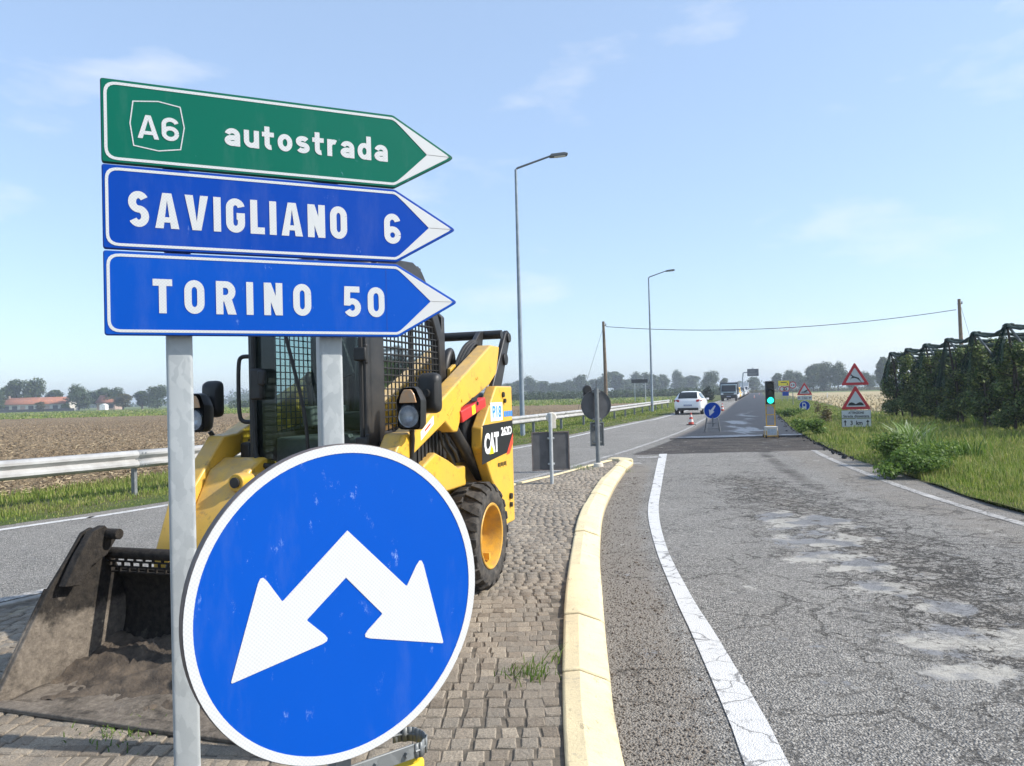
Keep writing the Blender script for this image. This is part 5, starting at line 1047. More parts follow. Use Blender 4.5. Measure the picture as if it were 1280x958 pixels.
# keep-left sign on a folding stand
p = gp(891, 541); ks = thing('roadworks_sign', 'small round blue sign with a white diagonal arrow on a folding stand at the works', 'road sign', (p.x, p.y, .022), R(-10)); k = p.y / 961
m = MB(); cz = 27 * k; f = lambda u, v, w: Vector((u, w - .12, v + cz)); m.prism(circ(10.4 * k, 48), f, 0, .012); dc = m.build('disc', 'blue', ks, bevel=.003)
m = MB(); m.ring(circ(10.5 * k, 48), circ(9.9 * k, 48), f, -.003, .004); m.build('border', 'white', dc)
ar = [(.33, .53), (-.10, -.15), (-.02, -.22)]; a_ = [(.26, .62), (.40, .55), (.07, -.08), (.24, -.16), (-.36, -.68), (-.42, .14), (-.24, .02)]; m = MB(); m.prism([(x * 10 * k, z * 10 * k) for x, z in a_], f, -.004, -.001); m.build('arrow', 'white', dc)
m = MB()
for sx in (-1, 1): m.cyl((sx * 8.5 * k, -.30, .0), (sx * 6.5 * k, -.08, 18 * k), .016, n=8); m.cyl((sx * 9 * k, .35, .0), (sx * 7 * k, -.02, 18 * k), .016, n=8)
for z, y in ((4.5 * k, -.24), (11.5 * k, -.16)): m.cyl((-8 * k, y, z), (8 * k, y, z), .014, n=8)
m.box((0, -.11, 13 * k), (.04, .03, 12 * k)); m.build('stand', 'lampdark', ks)

# cones
def cone(loc, label, h=.56):
    t = thing('traffic_cone', label, 'traffic cone', loc, random.random(), 'cones along the middle of the road'); m = MB(); m.box((0, 0, .02), (.32, .32, .04)); m.build('base', 'rubber', t, bevel=.01)
    for i, (a, b_, mm) in enumerate(((.04, .14, 'orange'), (.14, .26, 'conewhite'), (.26, .36, 'orange'), (.36, .46, 'conewhite'), (.46, .56, 'orange'))):
        r = lambda z: .125 - (z - .04) / .52 * .10; m = MB(); m.lathe([(r(a), a * h / .56), (r(b_), b_ * h / .56)] + ([(.0, b_ * h / .56)] if i == 4 else []), 18, Matrix.Rotation(R(-90), 4, 'Y')); m.build('white_band' if mm == 'conewhite' else 'cone_section', mm, t)
for (px, py, lb) in ((864, 531.5, 'red and white traffic cone just in front of the white car'), (903, 514, 'red and white traffic cone behind the round works sign, left of the fresh lane'), (943, 498, 'third traffic cone, dark and small, at the edge of the fresh lane'), (949, 494, 'farthest traffic cone, a dark dot beside the queue')):
    p = gp(px, py); cone((p.x, p.y, .0), lb)

# ------------------------------------------------------------------ warning signs on the right verge
def tri(w): h_ = w * .866; return [(-w / 2, 0), (w / 2, 0), (0, h_)]
def tri_sign(parent, zb, w, y, sym):
    f = lambda u, v, q: Vector((u, q + y, v + zb)); h_ = w * .866
    m = MB(); m.prism(round_poly(tri(w), .04, 4), f, 0, .015); tr = m.build('triangle', 'red', parent, bevel=.003); c = h_ / 3; k_ = .66
    m = MB(); m.prism(round_poly([(x * k_, c + (z - c) * k_) for x, z in tri(w)], .02, 3), f, -.003, .001); m.build('white_field', 'white', tr)
    for poly in sym: m = MB(); m.prism([(x * w, c + (z - .289) * w) for x, z in poly], f, -.006, -.003); m.build('pictogram', 'black', tr)
    m = MB(); m.box((0, y + .03, zb + h_ * .4), (w * .35, .03, .04)); m.build('clamp', 'galv_dark', parent)
def panel(parent, x0, x1, z0, z1, y, mm='white', edge='black'):
    m = MB(); m.box(((x0 + x1) / 2, y + .008, (z0 + z1) / 2), (x1 - x0, .014, z1 - z0)); o = m.build('panel', 'galv_dark', parent, bevel=.003)
    m = MB(); m.box(((x0 + x1) / 2, y - .001, (z0 + z1) / 2), (x1 - x0 - .02, .003, z1 - z0 - .02)); m.build('panel_face', mm, o); return o
DEER = [[(-.16, .36), (-.13, .46), (-.12, .40), (-.09, .37), (-.05, .34), (.06, .30), (.13, .27), (.17, .20), (.25, .06), (.14, .18), (.07, .24), (-.02, .27), (-.12, .26), (-.17, .20), (-.14, .28), (-.10, .31), (-.12, .35)]]
BUMP = [[(-.26, .14), (.26, .14), (.26, .17), (.21, .24), (.13, .26), (.06, .23), (.0, .19), (-.06, .23), (-.13, .26), (-.21, .24), (-.26, .17)]]
CAR_ = [[(-.22, .14), (.20, .14), (.20, .17), (-.22, .17)], [(-.10, .20), (.08, .32), (.17, .36), (.20, .30), (.12, .22), (-.04, .18)], [(-.22, .20), (-.12, .19), (-.05, .24), (-.14, .24)]]
p = gp(1071, 541); s1 = thing('warning_signs', 'post with two red warning triangles, leaping deer above road bumps, and two white plates', 'road sign', (p.x, p.y, 0), R(-16)); k = p.y / 961; hz = lambda py: at(1071, py, p.y).z
m = MB(); m.cyl((0, .03, -.2), (0, .03, hz(456)), .03, n=10); m.build('post', 'galv', s1)
tri_sign(s1, hz(481.5), 33 * k, 0, DEER); tri_sign(s1, hz(512), 35 * k, 0, BUMP)
pa = panel(s1, -17 * k, 17 * k, hz(522.8), hz(513), 0); pb = panel(s1, -17 * k, 17 * k, hz(534), hz(523.4), 0)
put_text('lettering', 'ATTENZIONE', -9 * k, 9 * k, hz(517.6), hz(514.6), -.006, 'black', pa, .03); put_text('lettering', 'Strada dissestata', -15 * k, 15 * k, hz(522), hz(518.6), -.006, 'black', pa, .02)
put_text('lettering', '3  km', -7 * k, 7 * k, hz(531.5), hz(526), -.006, 'black', pb, .03)
for sx in (-1, 1): m = MB(); m.prism([(sx * 13 * k + a * k, hz(528.7) + b_ * k) for a, b_ in ((-.6, -3.6), (.6, -3.6), (.6, .8), (2, .8), (0, 3.8), (-2, .8), (-.6, .8))], XZ, -.008, -.004); m.build('arrow', 'black', pb)
p = at(1006.5, 515, 47.5); s2 = thing('warning_signs', 'post with one red warning triangle, a white plate and a round blue sign below', 'road sign', (p.x, p.y, 0), R(-16)); k = p.y / 961; hz = lambda py: at(1006.5, py, 47.5).z
m = MB(); m.cyl((0, .03, -.2), (0, .03, hz(480)), .03, n=10); m.build('post', 'galv', s2)
tri_sign(s2, hz(494), 18.5 * k, 0, CAR_); pa = panel(s2, -8.5 * k, 8.5 * k, hz(500.2), hz(494.8), 0); put_text('lettering', '3 km', -3 * k, 3 * k, hz(498.8), hz(496.2), -.006, 'black', pa, .02)
for sx in (-1, 1): m = MB(); m.prism([(sx * 6.4 * k + a * k, hz(497.5) + b_ * k) for a, b_ in ((-1.1, -1.1), (1.2, 0), (-1.1, 1.1))], XZ, -.008, -.004); m.build('arrow', 'black', pa)
zc = hz(507.5); r = 6.4 * k; f = lambda u, v, w: Vector((u - .02, w, v + zc)); m = MB(); m.prism(circ(r, 40), f, 0, .012); dc = m.build('disc', 'blue', s2, bevel=.003); m = MB(); m.ring(circ(r, 40), circ(r * .93, 40), f, -.004, .002); m.build('border', 'white', dc)
m = MB(); m.prism([(-r * .42, -r * .6), (r * .30, -r * .6), (r * .30, r * .3), (r * .05, r * .62), (-r * .42, r * .62)], f, -.004, -.001); m.build('pictogram', 'white', dc); m = MB(); m.prism([(-r * .28, -r * .1), (r * .12, -r * .1), (r * .12, r * .4), (-r * .28, r * .4)], f, -.007, -.005); m.build('pictogram', 'blue', dc)
p = at(991.5, 505, 62.); s3 = thing('round_prohibition_sign', 'small round red-ringed sign with two marks on its own thin post', 'road sign', (p.x, p.y, 0), R(-16)); k = 62 / 961; hz = lambda py: at(991.5, py, 62.).z
m = MB(); m.cyl((0, .03, -.2), (0, .03, hz(479)), .03, n=8); m.build('post', 'galv_dark', s3); zc = hz(481.5); r = 4.4 * k; f = lambda u, v, w: Vector((u, w, v + zc))
m = MB(); m.prism(circ(r, 32), f, 0, .012); dc = m.build('disc', 'red', s3); m = MB(); m.prism(circ(r * .76, 32), f, -.004, .001); m.build('white_field', 'white', dc)
for sx in (-1, 1): m = MB(); m.prism([(sx * r * .3 + a * r, b_ * r) for a, b_ in ((-.2, -.18), (.2, -.18), (.2, .05), (.1, .22), (-.1, .22), (-.2, .05))], f, -.008, -.005); m.build('pictogram', 'black' if sx > 0 else 'red', dc)
p = at(981, 500, 78.); s4 = thing('works_signs', 'cluster of small works signs, a yellow board over a round sign and a blue plate', 'road sign', (p.x, p.y, 0), R(-16)); k = 78 / 961; hz = lambda py: at(981, py, 78.).z
m = MB(); m.cyl((-.25, .03, -.2), (-.25, .03, hz(478)), .03, n=8); m.build('post', 'galv_dark', s4); m = MB(); m.cyl((.25, .03, -.2), (.25, .03, hz(478)), .03, n=8); m.build('post', 'galv_dark', s4)
m = MB(); m.box((-.05, 0, hz(479.2)), (13 * k, .02, 6.4 * k)); m.build('yellow_board', 'decalyel', s4); m = MB(); m.box((-.05, -.013, hz(478.2)), (7 * k, .004, 1.1 * k)); m.box((.3, -.013, hz(480.4)), (1.2 * k, .004, 2 * k)); m.build('board_marks', 'black', s4)['kind'] = 'stuff'
for ox in (-2.6, 2.8):
    f = lambda u, v, w: Vector((u + ox * k, w - .02, v + hz(486.4))); m = MB(); m.prism(circ(3.3 * k, 28), f, 0, .012); dc = m.build('disc', 'red', s4); m = MB(); m.prism(circ(2.4 * k, 28), f, -.004, .001); m.build('white_field', 'white', dc)
put_text('lettering', '22', -2.4 * k, 3.4 * k, hz(488), hz(484.6), -.03, 'black', s4, .03); m = MB(); m.box((.1, 0, hz(492.4)), (7.4 * k, .02, 5 * k)); m.build('blue_plate', 'blue', s4)
# gantry sign and dark board far off
p = at(928.5, 485, 175.); gs = thing('overhead_sign', 'dark rectangular overhead sign on a bent pole above the queue of vehicles', 'road sign', (p.x, p.y, 0), R(-16)); k = 175 / 961; hz = lambda py: at(928.5, py, 175.).z
m = MB(); m.tube([(0, 0, -.3), (.15 * k, 0, hz(473)), (1.0 * k, 0, hz(466.6)), (2 * k, 0, hz(466)), (6 * k, 0, hz(466))], .14, 10); m.build('bent_pole', 'lamp_grey', gs)
m = MB(); m.box((12.6 * k, -.2, hz(466.3)), (13.6 * k, .1, 9 * k)); sb = m.build('panel', 'canvas', gs, bevel=.02)
for (x, z, w) in ((12, 464.5, 6), (12.5, 467.2, 10), (12, 469, 8)): m = MB(); m.box((x * k, -.26, hz(z)), (w * k, .01, .8 * k)); m.build('text_line', 'galv_dark', sb)
m = MB(); m.cyl((12.6 * k, 0, hz(462)), (12.6 * k, 0, hz(460.3)), .12); m.build('finial', 'lamp_grey', gs)
p = at(800, 500, 120.); gb = thing('back_of_road_sign', 'wide dark signboard on two thin posts at the edge of the green field', 'road sign', (p.x, p.y, -.09), R(-10)); k = 120 / 961; hz = lambda py: at(800, py, 120.).z + .09
m = MB(); m.box((0, 0, hz(476.6)), (20 * k, .08, 4.6 * k)); m.build('panel', 'blackpl', gb)
for x in (-6, 7): m = MB(); m.cyl((x * k, .08, -.2), (x * k, .08, hz(475)), .06, n=8); m.build('post', 'galv', gb)
p = at(1034, 489, 105.); m = MB(); m.tube([(0, 0, -.2), (0, 0, .75), (0, 0, .8)], [.06, .06, .02], 8); mk = m.build('marker_post', 'conewhite'); mk.location = (p.x, p.y, -.03); tag(mk, 'thin white marker post standing in the stubble field', 'marker post')

# ================================================================== vehicles
def car_wheel(parent, x, y, r=.31):
    s = 1 if y > 0 else -1; M_ = Matrix.Translation((x, y, r)) @ Matrix.Rotation(R(90 * s), 4, 'Z')
    m = MB(); m.lathe([(.19, -.1), (r - .03, -.1), (r, -.07), (r, .07), (r - .03, .1), (.20, .1), (.19, .08)], 24, M_); w = m.build('wheel', 'rubber', parent)
    m = MB(); m.lathe([(.20, .09), (.19, .07), (.06, .055), (.0, .06)], 20, M_); m.build('rim', 'plasticrim', w)
def car(label, paint, loc, head, group=None, zs=1., kind='hatch'):
    t = thing('car', label, 'car', loc, head, group)
    if kind == 'van': S = [(-2.2, .78, .35, .95, 1.55, .74), (-2.1, .88, .28, 1.05, 1.82, .80), (-1.0, .9, .25, 1.05, 1.86, .80), (.6, .9, .25, 1.05, 1.84, .80), (1.05, .9, .25, 1.02, 1.70, .78), (1.65, .88, .25, 1.0, 1.1, .76), (2.15, .82, .27, .85, .90, .70), (2.28, .72, .35, .7, .74, .62)]
    else: S = [(-2.20, .68, .42, .76, .82, .64), (-2.13, .80, .32, .96, 1.02, .68), (-1.92, .875, .26, 1.0, 1.26, .64), (-1.58, .9, .22, 1.0, 1.45, .58), (-.7, .905, .2, .98, 1.51, .59), (.25, .905, .2, .96, 1.48, .59), (.72, .9, .2, .95, 1.30, .62), (1.20, .89, .22, .93, .99, .68), (1.90, .85, .25, .80, .84, .64), (2.10, .76, .30, .66, .70, .58), (2.17, .66, .38, .58, .60, .5)]
    S = [(a, w, b_ * zs, c * zs, d * zs, e) for a, w, b_, c, d, e in S]
    def sec(q): x, w, zb, zc, zr, wr = q; return [(w * .86, zb), (w, zb + .16), (w, zc - .14), (w * .975, zc), (wr, zr - .05), (wr * .78, zr), (0, zr + .015)]
    V = []; n = 13
    for q in S: h = sec(q); V += [(q[0], y, z) for y, z in h] + [(q[0], -y, z) for y, z in reversed(h[:-1])]
    m = MB(); m.add(V, [(j * n + i, j * n + i + 1, (j + 1) * n + i + 1, (j + 1) * n + i) for j in range(len(S) - 1) for i in range(n - 1)] + [tuple(range(n)), tuple(range(len(S) * n - 1, (len(S) - 1) * n - 1, -1))]); body = m.build('body', PAINT[paint], t, angle=32)
    xs = [q[0] for q in S]; zr = lambda x: float(np.interp(x, xs, [q[4] for q in S])) + .012; wrf = lambda x: float(np.interp(x, xs, [q[5] for q in S]))
    def strip(name, X, half, off=.014):
        V = []
        for i, x in enumerate(X): V += [(x, -half * wrf(x), zr(x) + off), (x, 0, zr(x) + off + .012), (x, half * wrf(x), zr(x) + off)]
        mm = MB(); mm.add(V, [(3 * i + j, 3 * i + j + 1, 3 * i + j + 4, 3 * i + j + 3) for i in range(len(X) - 1) for j in (0, 1)]); mm.build(name, 'carglass', t)
    if kind == 'van': strip('windscreen', [1.12, 1.3, 1.5, 1.62], .92); rw = [(-2.165, -.6, 1.2), (-2.165, .6, 1.2), (-2.13, .6, 1.68), (-2.13, -.6, 1.68)]; mm = MB(); mm.add([(a - .03, b_, c) for a, b_, c in rw], [(0, 1, 2, 3)]); mm.build('rear_window', 'carglass', t)
    else: strip('windscreen', [.32, .55, .72, .95, 1.16], .90); strip('rear_window', [-2.125, -2.05, -1.92, -1.75, -1.62], .90)
    x0, x1 = (-1.9, .95) if kind == 'van' else (-1.72, .80)
    for s in (-1, 1):
        mm = MB(); V = []; X = np.linspace(x0, x1, 8)
        for x in X:
            wb = float(np.interp(x, xs, [q[1] * .975 for q in S])); zc = float(np.interp(x, xs, [q[3] for q in S])); w_, z_ = wrf(x), zr(x) - .062
            for f_ in (.10, .90): V.append((x, s * (wb + (w_ - wb) * f_ + .010), zc + (z_ - zc) * f_))
        mm.add(V, [(2 * i, 2 * i + 1, 2 * i + 3, 2 * i + 2) for i in range(7)]); mm.build('side_window', 'carglass', t)
        mm = MB(); mm.box((.78, s * .98, .98 * zs), (.12, .16, .12)); mm.build('door_mirror', PAINT[paint], t, bevel=.02)
        mm = MB(); mm.prism([(-.17, -.075), (.15, -.06), (.17, .06), (-.05, .085), (-.17, .06)], lambda u, v, w: Vector((-2.185 + (u + .17) * .42 + w, s * (.70 + u), .90 * zs + v)), -.05, .04); mm.build('tail_light', 'taillight', t, bevel=.012)
        mm = MB(); V = [(2.135, s * .42, .60), (2.06, s * .76, .62), (1.86, s * .87, .68), (1.84, s * .86, .78), (1.98, s * .76, .80), (2.09, s * .44, .70)]; V = [(a + (.14 if kind == 'van' else .02), b_ + s * .012, c * zs + (.08 if kind == 'van' else .0)) for a, b_, c in V]; mm.add(V, [tuple(range(6))]); mm.build('headlight', 'headlight', t)
        for x in (-1.33, 1.32): car_wheel(t, x, s * .80)
    mm = MB(); mm.box((-2.19, 0, .36), (.10, 1.30, .16)); mm.build('lower_bumper', 'blackpl', t, bevel=.02); mm = MB(); mm.box((2.17, 0, .36), (.1, 1.2, .16)); mm.build('lower_bumper', 'blackpl', t, bevel=.02)
    mm = MB(); mm.box((-2.215, 0, .60), (.02, .52, .11)); mm.build('number_plate', 'plate', t); mm = MB(); mm.box((2.215 + (.09 if kind == 'van' else 0), 0, .45), (.02, .52, .11)); mm.build('number_plate', 'plate', t)
    mm = MB(); mm.box((2.185 + (.09 if kind == 'van' else 0), 0, .57), (.03, .7, .07)); mm.build('grille', 'blackpl', t)
    return t
p = gp(872, 518.5); car('white hatchback driving away in the left lane, seen from behind', 'white', (p.x + .15, p.y + 2.2, 0), ROADYAW - R(1.5), None, .985)
QG = 'vehicles queueing towards the camera in the left lane'
cars_ = [(117, 'white', 'white car half hidden behind the dark truck, head of the queue of cars', 'hatch'), (127, 'yellowcar', 'yellow car in the queue behind the white car', 'van'), (138, 'white', 'white car in the queue just behind the yellow car', 'hatch'), (150, 'dark', 'dark car in the queue, first of the dark pair', 'hatch'), (161, 'dark', 'dark car in the queue, second of the dark pair', 'van'), (172, 'white', 'white van in the queue behind the two dark cars', 'van'), (184, 'silver', 'silver car far back in the queue behind the white van', 'hatch'), (197, 'white', 'white car far back in the queue in front of the pale lorry', 'hatch'), (222, 'redc', 'reddish car at the far end of the queue', 'hatch'), (236, 'grey', 'grey car at the very end of the queue', 'hatch')]
for s_, pt, lb, kd in cars_: car(lb, pt, st(s_, -3.55), ROADYAW + math.pi, QG, 1., kd)
def truck(label, loc, paint, box_m, hb):
    t = thing('truck', label, 'truck', loc, ROADYAW + math.pi, QG)
    m = MB(); m.prism([(1.0, .55), (2.9, .55), (2.95, 1.1), (2.80, 1.25), (2.45, 2.12), (2.2, 2.22), (1.0, 2.22)], XZ, -1.02, 1.02); m.build('cab', paint, t, bevel=.06, seg=3)
    V = [(2.80, -.90, 1.28), (2.80, .90, 1.28), (2.475, .84, 2.08), (2.475, -.84, 2.08)]; m = MB(); m.add([(a + .03, b_, c) for a, b_, c in V], [(0, 1, 2, 3)]); m.build('windscreen', 'carglass', t)
    m = MB(); m.box((2.96, 0, .62), (.12, 2.06, .42)); m.build('bumper', 'blackpl', t, bevel=.03); m = MB(); m.box((2.98, 0, 1.0), (.04, 1.4, .14)); m.build('grille', 'blackpl', t)
    for s in (-1, 1):
        m = MB(); m.box((2.985, s * .82, .95), (.05, .32, .18)); m.build('headlight', 'headlight', t, bevel=.02); m = MB(); m.box((2.6, s * 1.17, 1.6), (.08, .16, .34)); m.build('mirror', 'blackpl', t, bevel=.02)
        for x in (2.2, -1.6): car_wheel(t, x, s * .88, .38)
        m = MB(); m.add([(x, s * 1.028, z) for x, z in ((1.3, 1.3), (2.35, 1.3), (2.25, 2.05), (1.3, 2.05))], [(0, 1, 2, 3)]); m.build('side_window', 'carglass', t)
    m = MB(); m.box((-1.0, 0, .72), (4.0, 1.0, .2)); m.build('chassis', 'blackpl', t); m = MB(); m.box((-1.15, 0, .85 + hb / 2), (4.0, 2.3, hb)); m.build('load_box', box_m, t, bevel=.05); m = MB(); m.box((3.03, 0, .62), (.02, .52, .11)); m.build('number_plate', 'plate', t)
truck('dark grey-blue light truck with a canvas body at the head of the queue', st(107.5, -3.75), 'truckblue', 'canvas', 1.62)
truck('pale boxy lorry standing out above the cars far back in the queue', st(209, -3.6), PAINT['silver'], PAINT['silver'], 2.4)

# ================================================================== vegetation
def leaf_cloud(lobes, n, size, seed, up=.35, flat=1.):
    r = np.random.default_rng(seed); L = np.array(lobes, float); vol = (L[:, 3] * L[:, 4] * L[:, 5]) ** .8; k = r.choice(len(L), n, p=vol / vol.sum())
    d = r.normal(size=(n, 3)); d /= np.linalg.norm(d, axis=1)[:, None]; rad = r.random(n) ** .42 * (1 + .10 * r.normal(size=n))
    c = L[k, :3] + d * rad[:, None] * L[k, 3:6]
    nrm = d + r.normal(size=(n, 3)) * .8; nrm[:, 2] += up; nrm /= np.linalg.norm(nrm, axis=1)[:, None]
    t = np.cross(nrm, r.normal(size=(n, 3))); t /= np.linalg.norm(t, axis=1)[:, None]; b_ = np.cross(nrm, t)
    s = size * r.uniform(.6, 1.4, n)[:, None]; t *= s; b_ *= s * .62
    V = np.stack([c - t, c + b_ + nrm * s * .12, c + t, c - b_ + nrm * s * .12], 1).reshape(-1, 3)
    return V, np.arange(n * 4).reshape(-1, 4)
def leaf_mesh(name, lobes, n, size, seed, m):
    V, F = leaf_cloud(lobes, n, size, seed); o = fast_mesh(name, V, F, m); me = o.data; bpy.data.objects.remove(o); return me
def random_lobes(r, h, w, n, base=.28):
    L = []
    for i in range(n):
        z = h * (base + (1 - base) * (i + .5) / n * .92); prof = math.sin(math.pi * min(.97, .18 + .8 * (z / h - base) / (1 - base))) ** .6
        a = r.uniform(0, 6.28); d = w * .5 * prof * r.uniform(.25, .62); q = w * .5 * r.uniform(.36, .58)
        L.append((d * math.cos(a), d * math.sin(a), z, q, q, q * r.uniform(.7, .95)))
    L.append((0, 0, h * .62, w * .30, w * .30, h * .26)); return L
ORD = ['first', 'second', 'third', 'fourth', 'fifth', 'sixth', 'seventh', 'eighth', 'ninth', 'tenth', 'eleventh', 'twelfth', 'thirteenth', 'fourteenth', 'fifteenth', 'sixteenth']
rt = np.random.default_rng(11); TREE = {}
for i in range(6):   # unit trees, 10 m high
    w_ = [8.5, 7, 10, 6, 9, 7.5][i]; me = leaf_mesh('crown', random_lobes(rt, 10, w_, [13, 12, 15, 12, 16, 13][i], [.2, .25, .18, .22, .15, .3][i]), 3400, .34, 50 + i, 'leaf_far')
    mb_ = leaf_mesh('crown', random_lobes(rt, 10, w_, 12, .22), 2600, .34, 70 + i, 'leaf_brown')
    m = MB(); m.tube([(0, 0, -.3), (.1, 0, 2), (0, .1, 4.5), (.1, .1, 7)], [.32, .25, .18, .06], 8)
    for a in range(5): q = a * 1.3; m.tube([(0, .05, 2.6 + a * .7), (1.2 * math.cos(q), 1.2 * math.sin(q), 4.2 + a * .6), (2.2 * math.cos(q), 2.2 * math.sin(q), 5.6 + a * .5)], [.12, .07, .02], 6)
    o = m.build('trunk', 'bark'); tm = o.data; bpy.data.objects.remove(o); TREE[i] = (me, mb_, tm)
def far_tree(px, top, base, wpx, Y, label, v, brown=False, group=None):
    b_ = at(px, base, Y); tz = at(px, top, Y).z; h = max(2., tz + .09); w = wpx / 961 * Y
    t = thing('tree', label, 'tree', (b_.x, b_.y, -.09), v * 1.7, group); sx = w / [8.5, 7, 10, 6, 9, 7.5][v % 6]; t.scale = (sx, sx, h / 10)
    me, mb_, tm = TREE[v % 6]
    for nm, d_ in (('crown', mb_ if brown else me), ('trunk', tm)): o = bpy.data.objects.new(nm, d_); col.objects.link(o); o.parent = t
LG = 'trees round the farm buildings'; MG = 'trees of the distant belt behind the guardrail'; RG = 'trees beyond the stubble field'
for a in [(-4, 489, 515, 26, 300, 'dark tree cut by the left edge of the picture beside the farm', 0), (17, 476, 515, 30, 310, 'left half of the twin round trees behind the red-roofed farm building', 1), (42, 475, 515, 34, 310, 'right half of the twin round trees behind the red-roofed farm building', 4), (70, 488, 515, 26, 320, 'paler tree between the twin round trees and the broad dark tree', 3), (99, 483, 515, 34, 300, 'broad dark tree right of the long farm building', 2), (125, 486, 515, 34, 312, 'dark tree directly behind the small red-roofed house', 0), (143, 487, 515, 26, 308, 'tree just right of the small house roof, behind the browning tree', 5), (154, 493, 515, 27, 290, 'browning tree in front of the dark trees by the small house', 1, True), (51, 503, 516, 14, 288, 'small brownish tree in front of the long farm roof', 3, True), (178, 489, 514, 24, 305, 'small dark tree left of the grey sign post', 3), (197, 483, 514, 32, 300, 'large dark tree half hidden by the grey sign post', 4), (222, 488, 513, 26, 310, 'dark tree hidden behind the left sign post', 2), (82, 505, 516, 12, 292, 'small bush-like tree at the white gable of the farm building', 5)]:
    far_tree(*a[:7], *a[7:], group=LG) if len(a) == 7 else far_tree(*a[:7], brown=a[7], group=LG)
mid = [(632, 480), (648, 476), (664, 472), (678, 477), (694, 479), (710, 477), (727, 470), (744, 475), (757, 467), (770, 465), (784, 475), (796, 468), (813, 467), (829, 469), (847, 465), (863, 470)]
for i, (x, t_) in enumerate(mid): far_tree(x, t_, 500, 24 if i % 3 else 30, 400 + 15 * (i % 4), ORD[i] + ' tree from the left in the hazy belt behind the guardrail and green field', i, False, MG)
for a in [(889, 465, 497, 26, 330, 'broad hazy tree standing left of the overhead sign, behind the truck', 4), (906, 473, 497, 14, 335, 'small hazy tree right of the broad tree behind the truck', 3), (941, 472, 494, 24, 380, 'rounded hazy tree directly below the overhead sign', 0), (924, 478, 495, 18, 400, 'low hazy tree behind the bent pole of the overhead sign', 5)]: far_tree(*a, group='trees at the far end of the road')
for a in [(972, 467, 488, 18, 330, 'hazy tree nearest the road beyond the yellow works board', 3), (986, 464, 488, 24, 330, 'hazy tree behind the small round prohibition sign', 0), (1000, 466, 487, 22, 330, 'hazy tree behind the lone warning triangle', 2), (1017, 456, 487, 22, 280, 'tall narrow tree, left one of the clump over the stubble field', 1), (1031, 454, 487, 26, 285, 'tallest tree, middle of the clump over the stubble field', 4), (1048, 456, 487, 24, 280, 'tall tree, right one of the clump over the stubble field', 5), (1063, 470, 486, 22, 300, 'lower tree behind the two stacked warning triangles', 0), (1084, 466, 486, 24, 300, 'lower tree right of the two stacked warning triangles', 2), (1104, 447, 485, 20, 240, 'tall dark tree showing just left of the orchard', 3)]: far_tree(*a, group=RG)
# hazier wood far behind
V, F = leaf_cloud([(x, 640 + 40 * math.sin(x), 3.5 + 2 * math.sin(x * .05) + 1.5 * math.sin(x * .21), 14, 12, 4.5 + 2.5 * math.sin(x * .13)) for x in range(-520, 440, 12)], 26000, .9, 5); stuff(fast_mesh('distant_wood', V, F, 'leaf_far'), 'bluish distant wood along the horizon', 'wood')
V, F = leaf_cloud([(x, 215 + .05 * x, .9, 3.2, 3, 1.5) for x in range(-75, 62, 3)], 26000, .24, 6); stuff(fast_mesh('far_orchard_rows', V, F, 'leaf_far'), 'low dark band of orchard rows behind the green field', 'hedge')
V, F = leaf_cloud([(x, 272 + .1 * x, .4, 3.5, 3, .9) for x in range(84, 190, 3)], 7000, .25, 8); stuff(fast_mesh('field_hedge', V, F, 'leaf_brown'), 'low brownish hedge at the far end of the stubble field', 'hedge')
p = at(885, 500, 112); V, F = leaf_cloud([(0, 0, .8, .95, .95, .9), (0, 0, 1.5, .55, .55, .6), (.1, 0, 1.95, .25, .25, .3)], 1500, .12, 9); o = fast_mesh('evergreen_shrub', V, F, 'leaf_dark'); o.location = (p.x, p.y, -.09); tag(o, 'small dark conical evergreen at the field edge between white car and truck', 'shrub')

# ---- the netted apple orchard: rows run away to the right
AP = []
for i in range(4):
    L = []; r_ = np.random.default_rng(200 + i)
    for k in range(13):
        z = .45 + 2.25 * k / 12; w_ = .55 * (1 - .45 * (z / 2.9)) ; a = r_.uniform(0, 6.28); L.append((.28 * math.cos(a), .28 * math.sin(a), z, w_ * .72, w_ * .72, .30))
    me = leaf_mesh('crown', L, 5600, .047, 300 + i, 'leaf_apple'); m = MB(); m.tube([(0, 0, -.05), (.03, .02, 1.2), (0, 0, 2.6)], [.045, .035, .012], 7)
    for k in range(8): a = k * 2.4; z = .5 + k * .25; m.tube([(0, 0, z), (.5 * math.cos(a), .5 * math.sin(a), z + .15)], [.02, .006], 5)
    o = m.build('trunk', 'bark'); AP.append((me, o.data)); bpy.data.objects.remove(o)
ends = [Vector((17.8, 36.0, 0)) + Vector((-.60, -2.62, 0)) * k for k in range(7)]
rowname = ['first and farthest', 'second', 'third', 'fourth', 'fifth', 'sixth', 'nearest']
RW = Vector((.955, -.297, 0)).normalized(); ct = 0
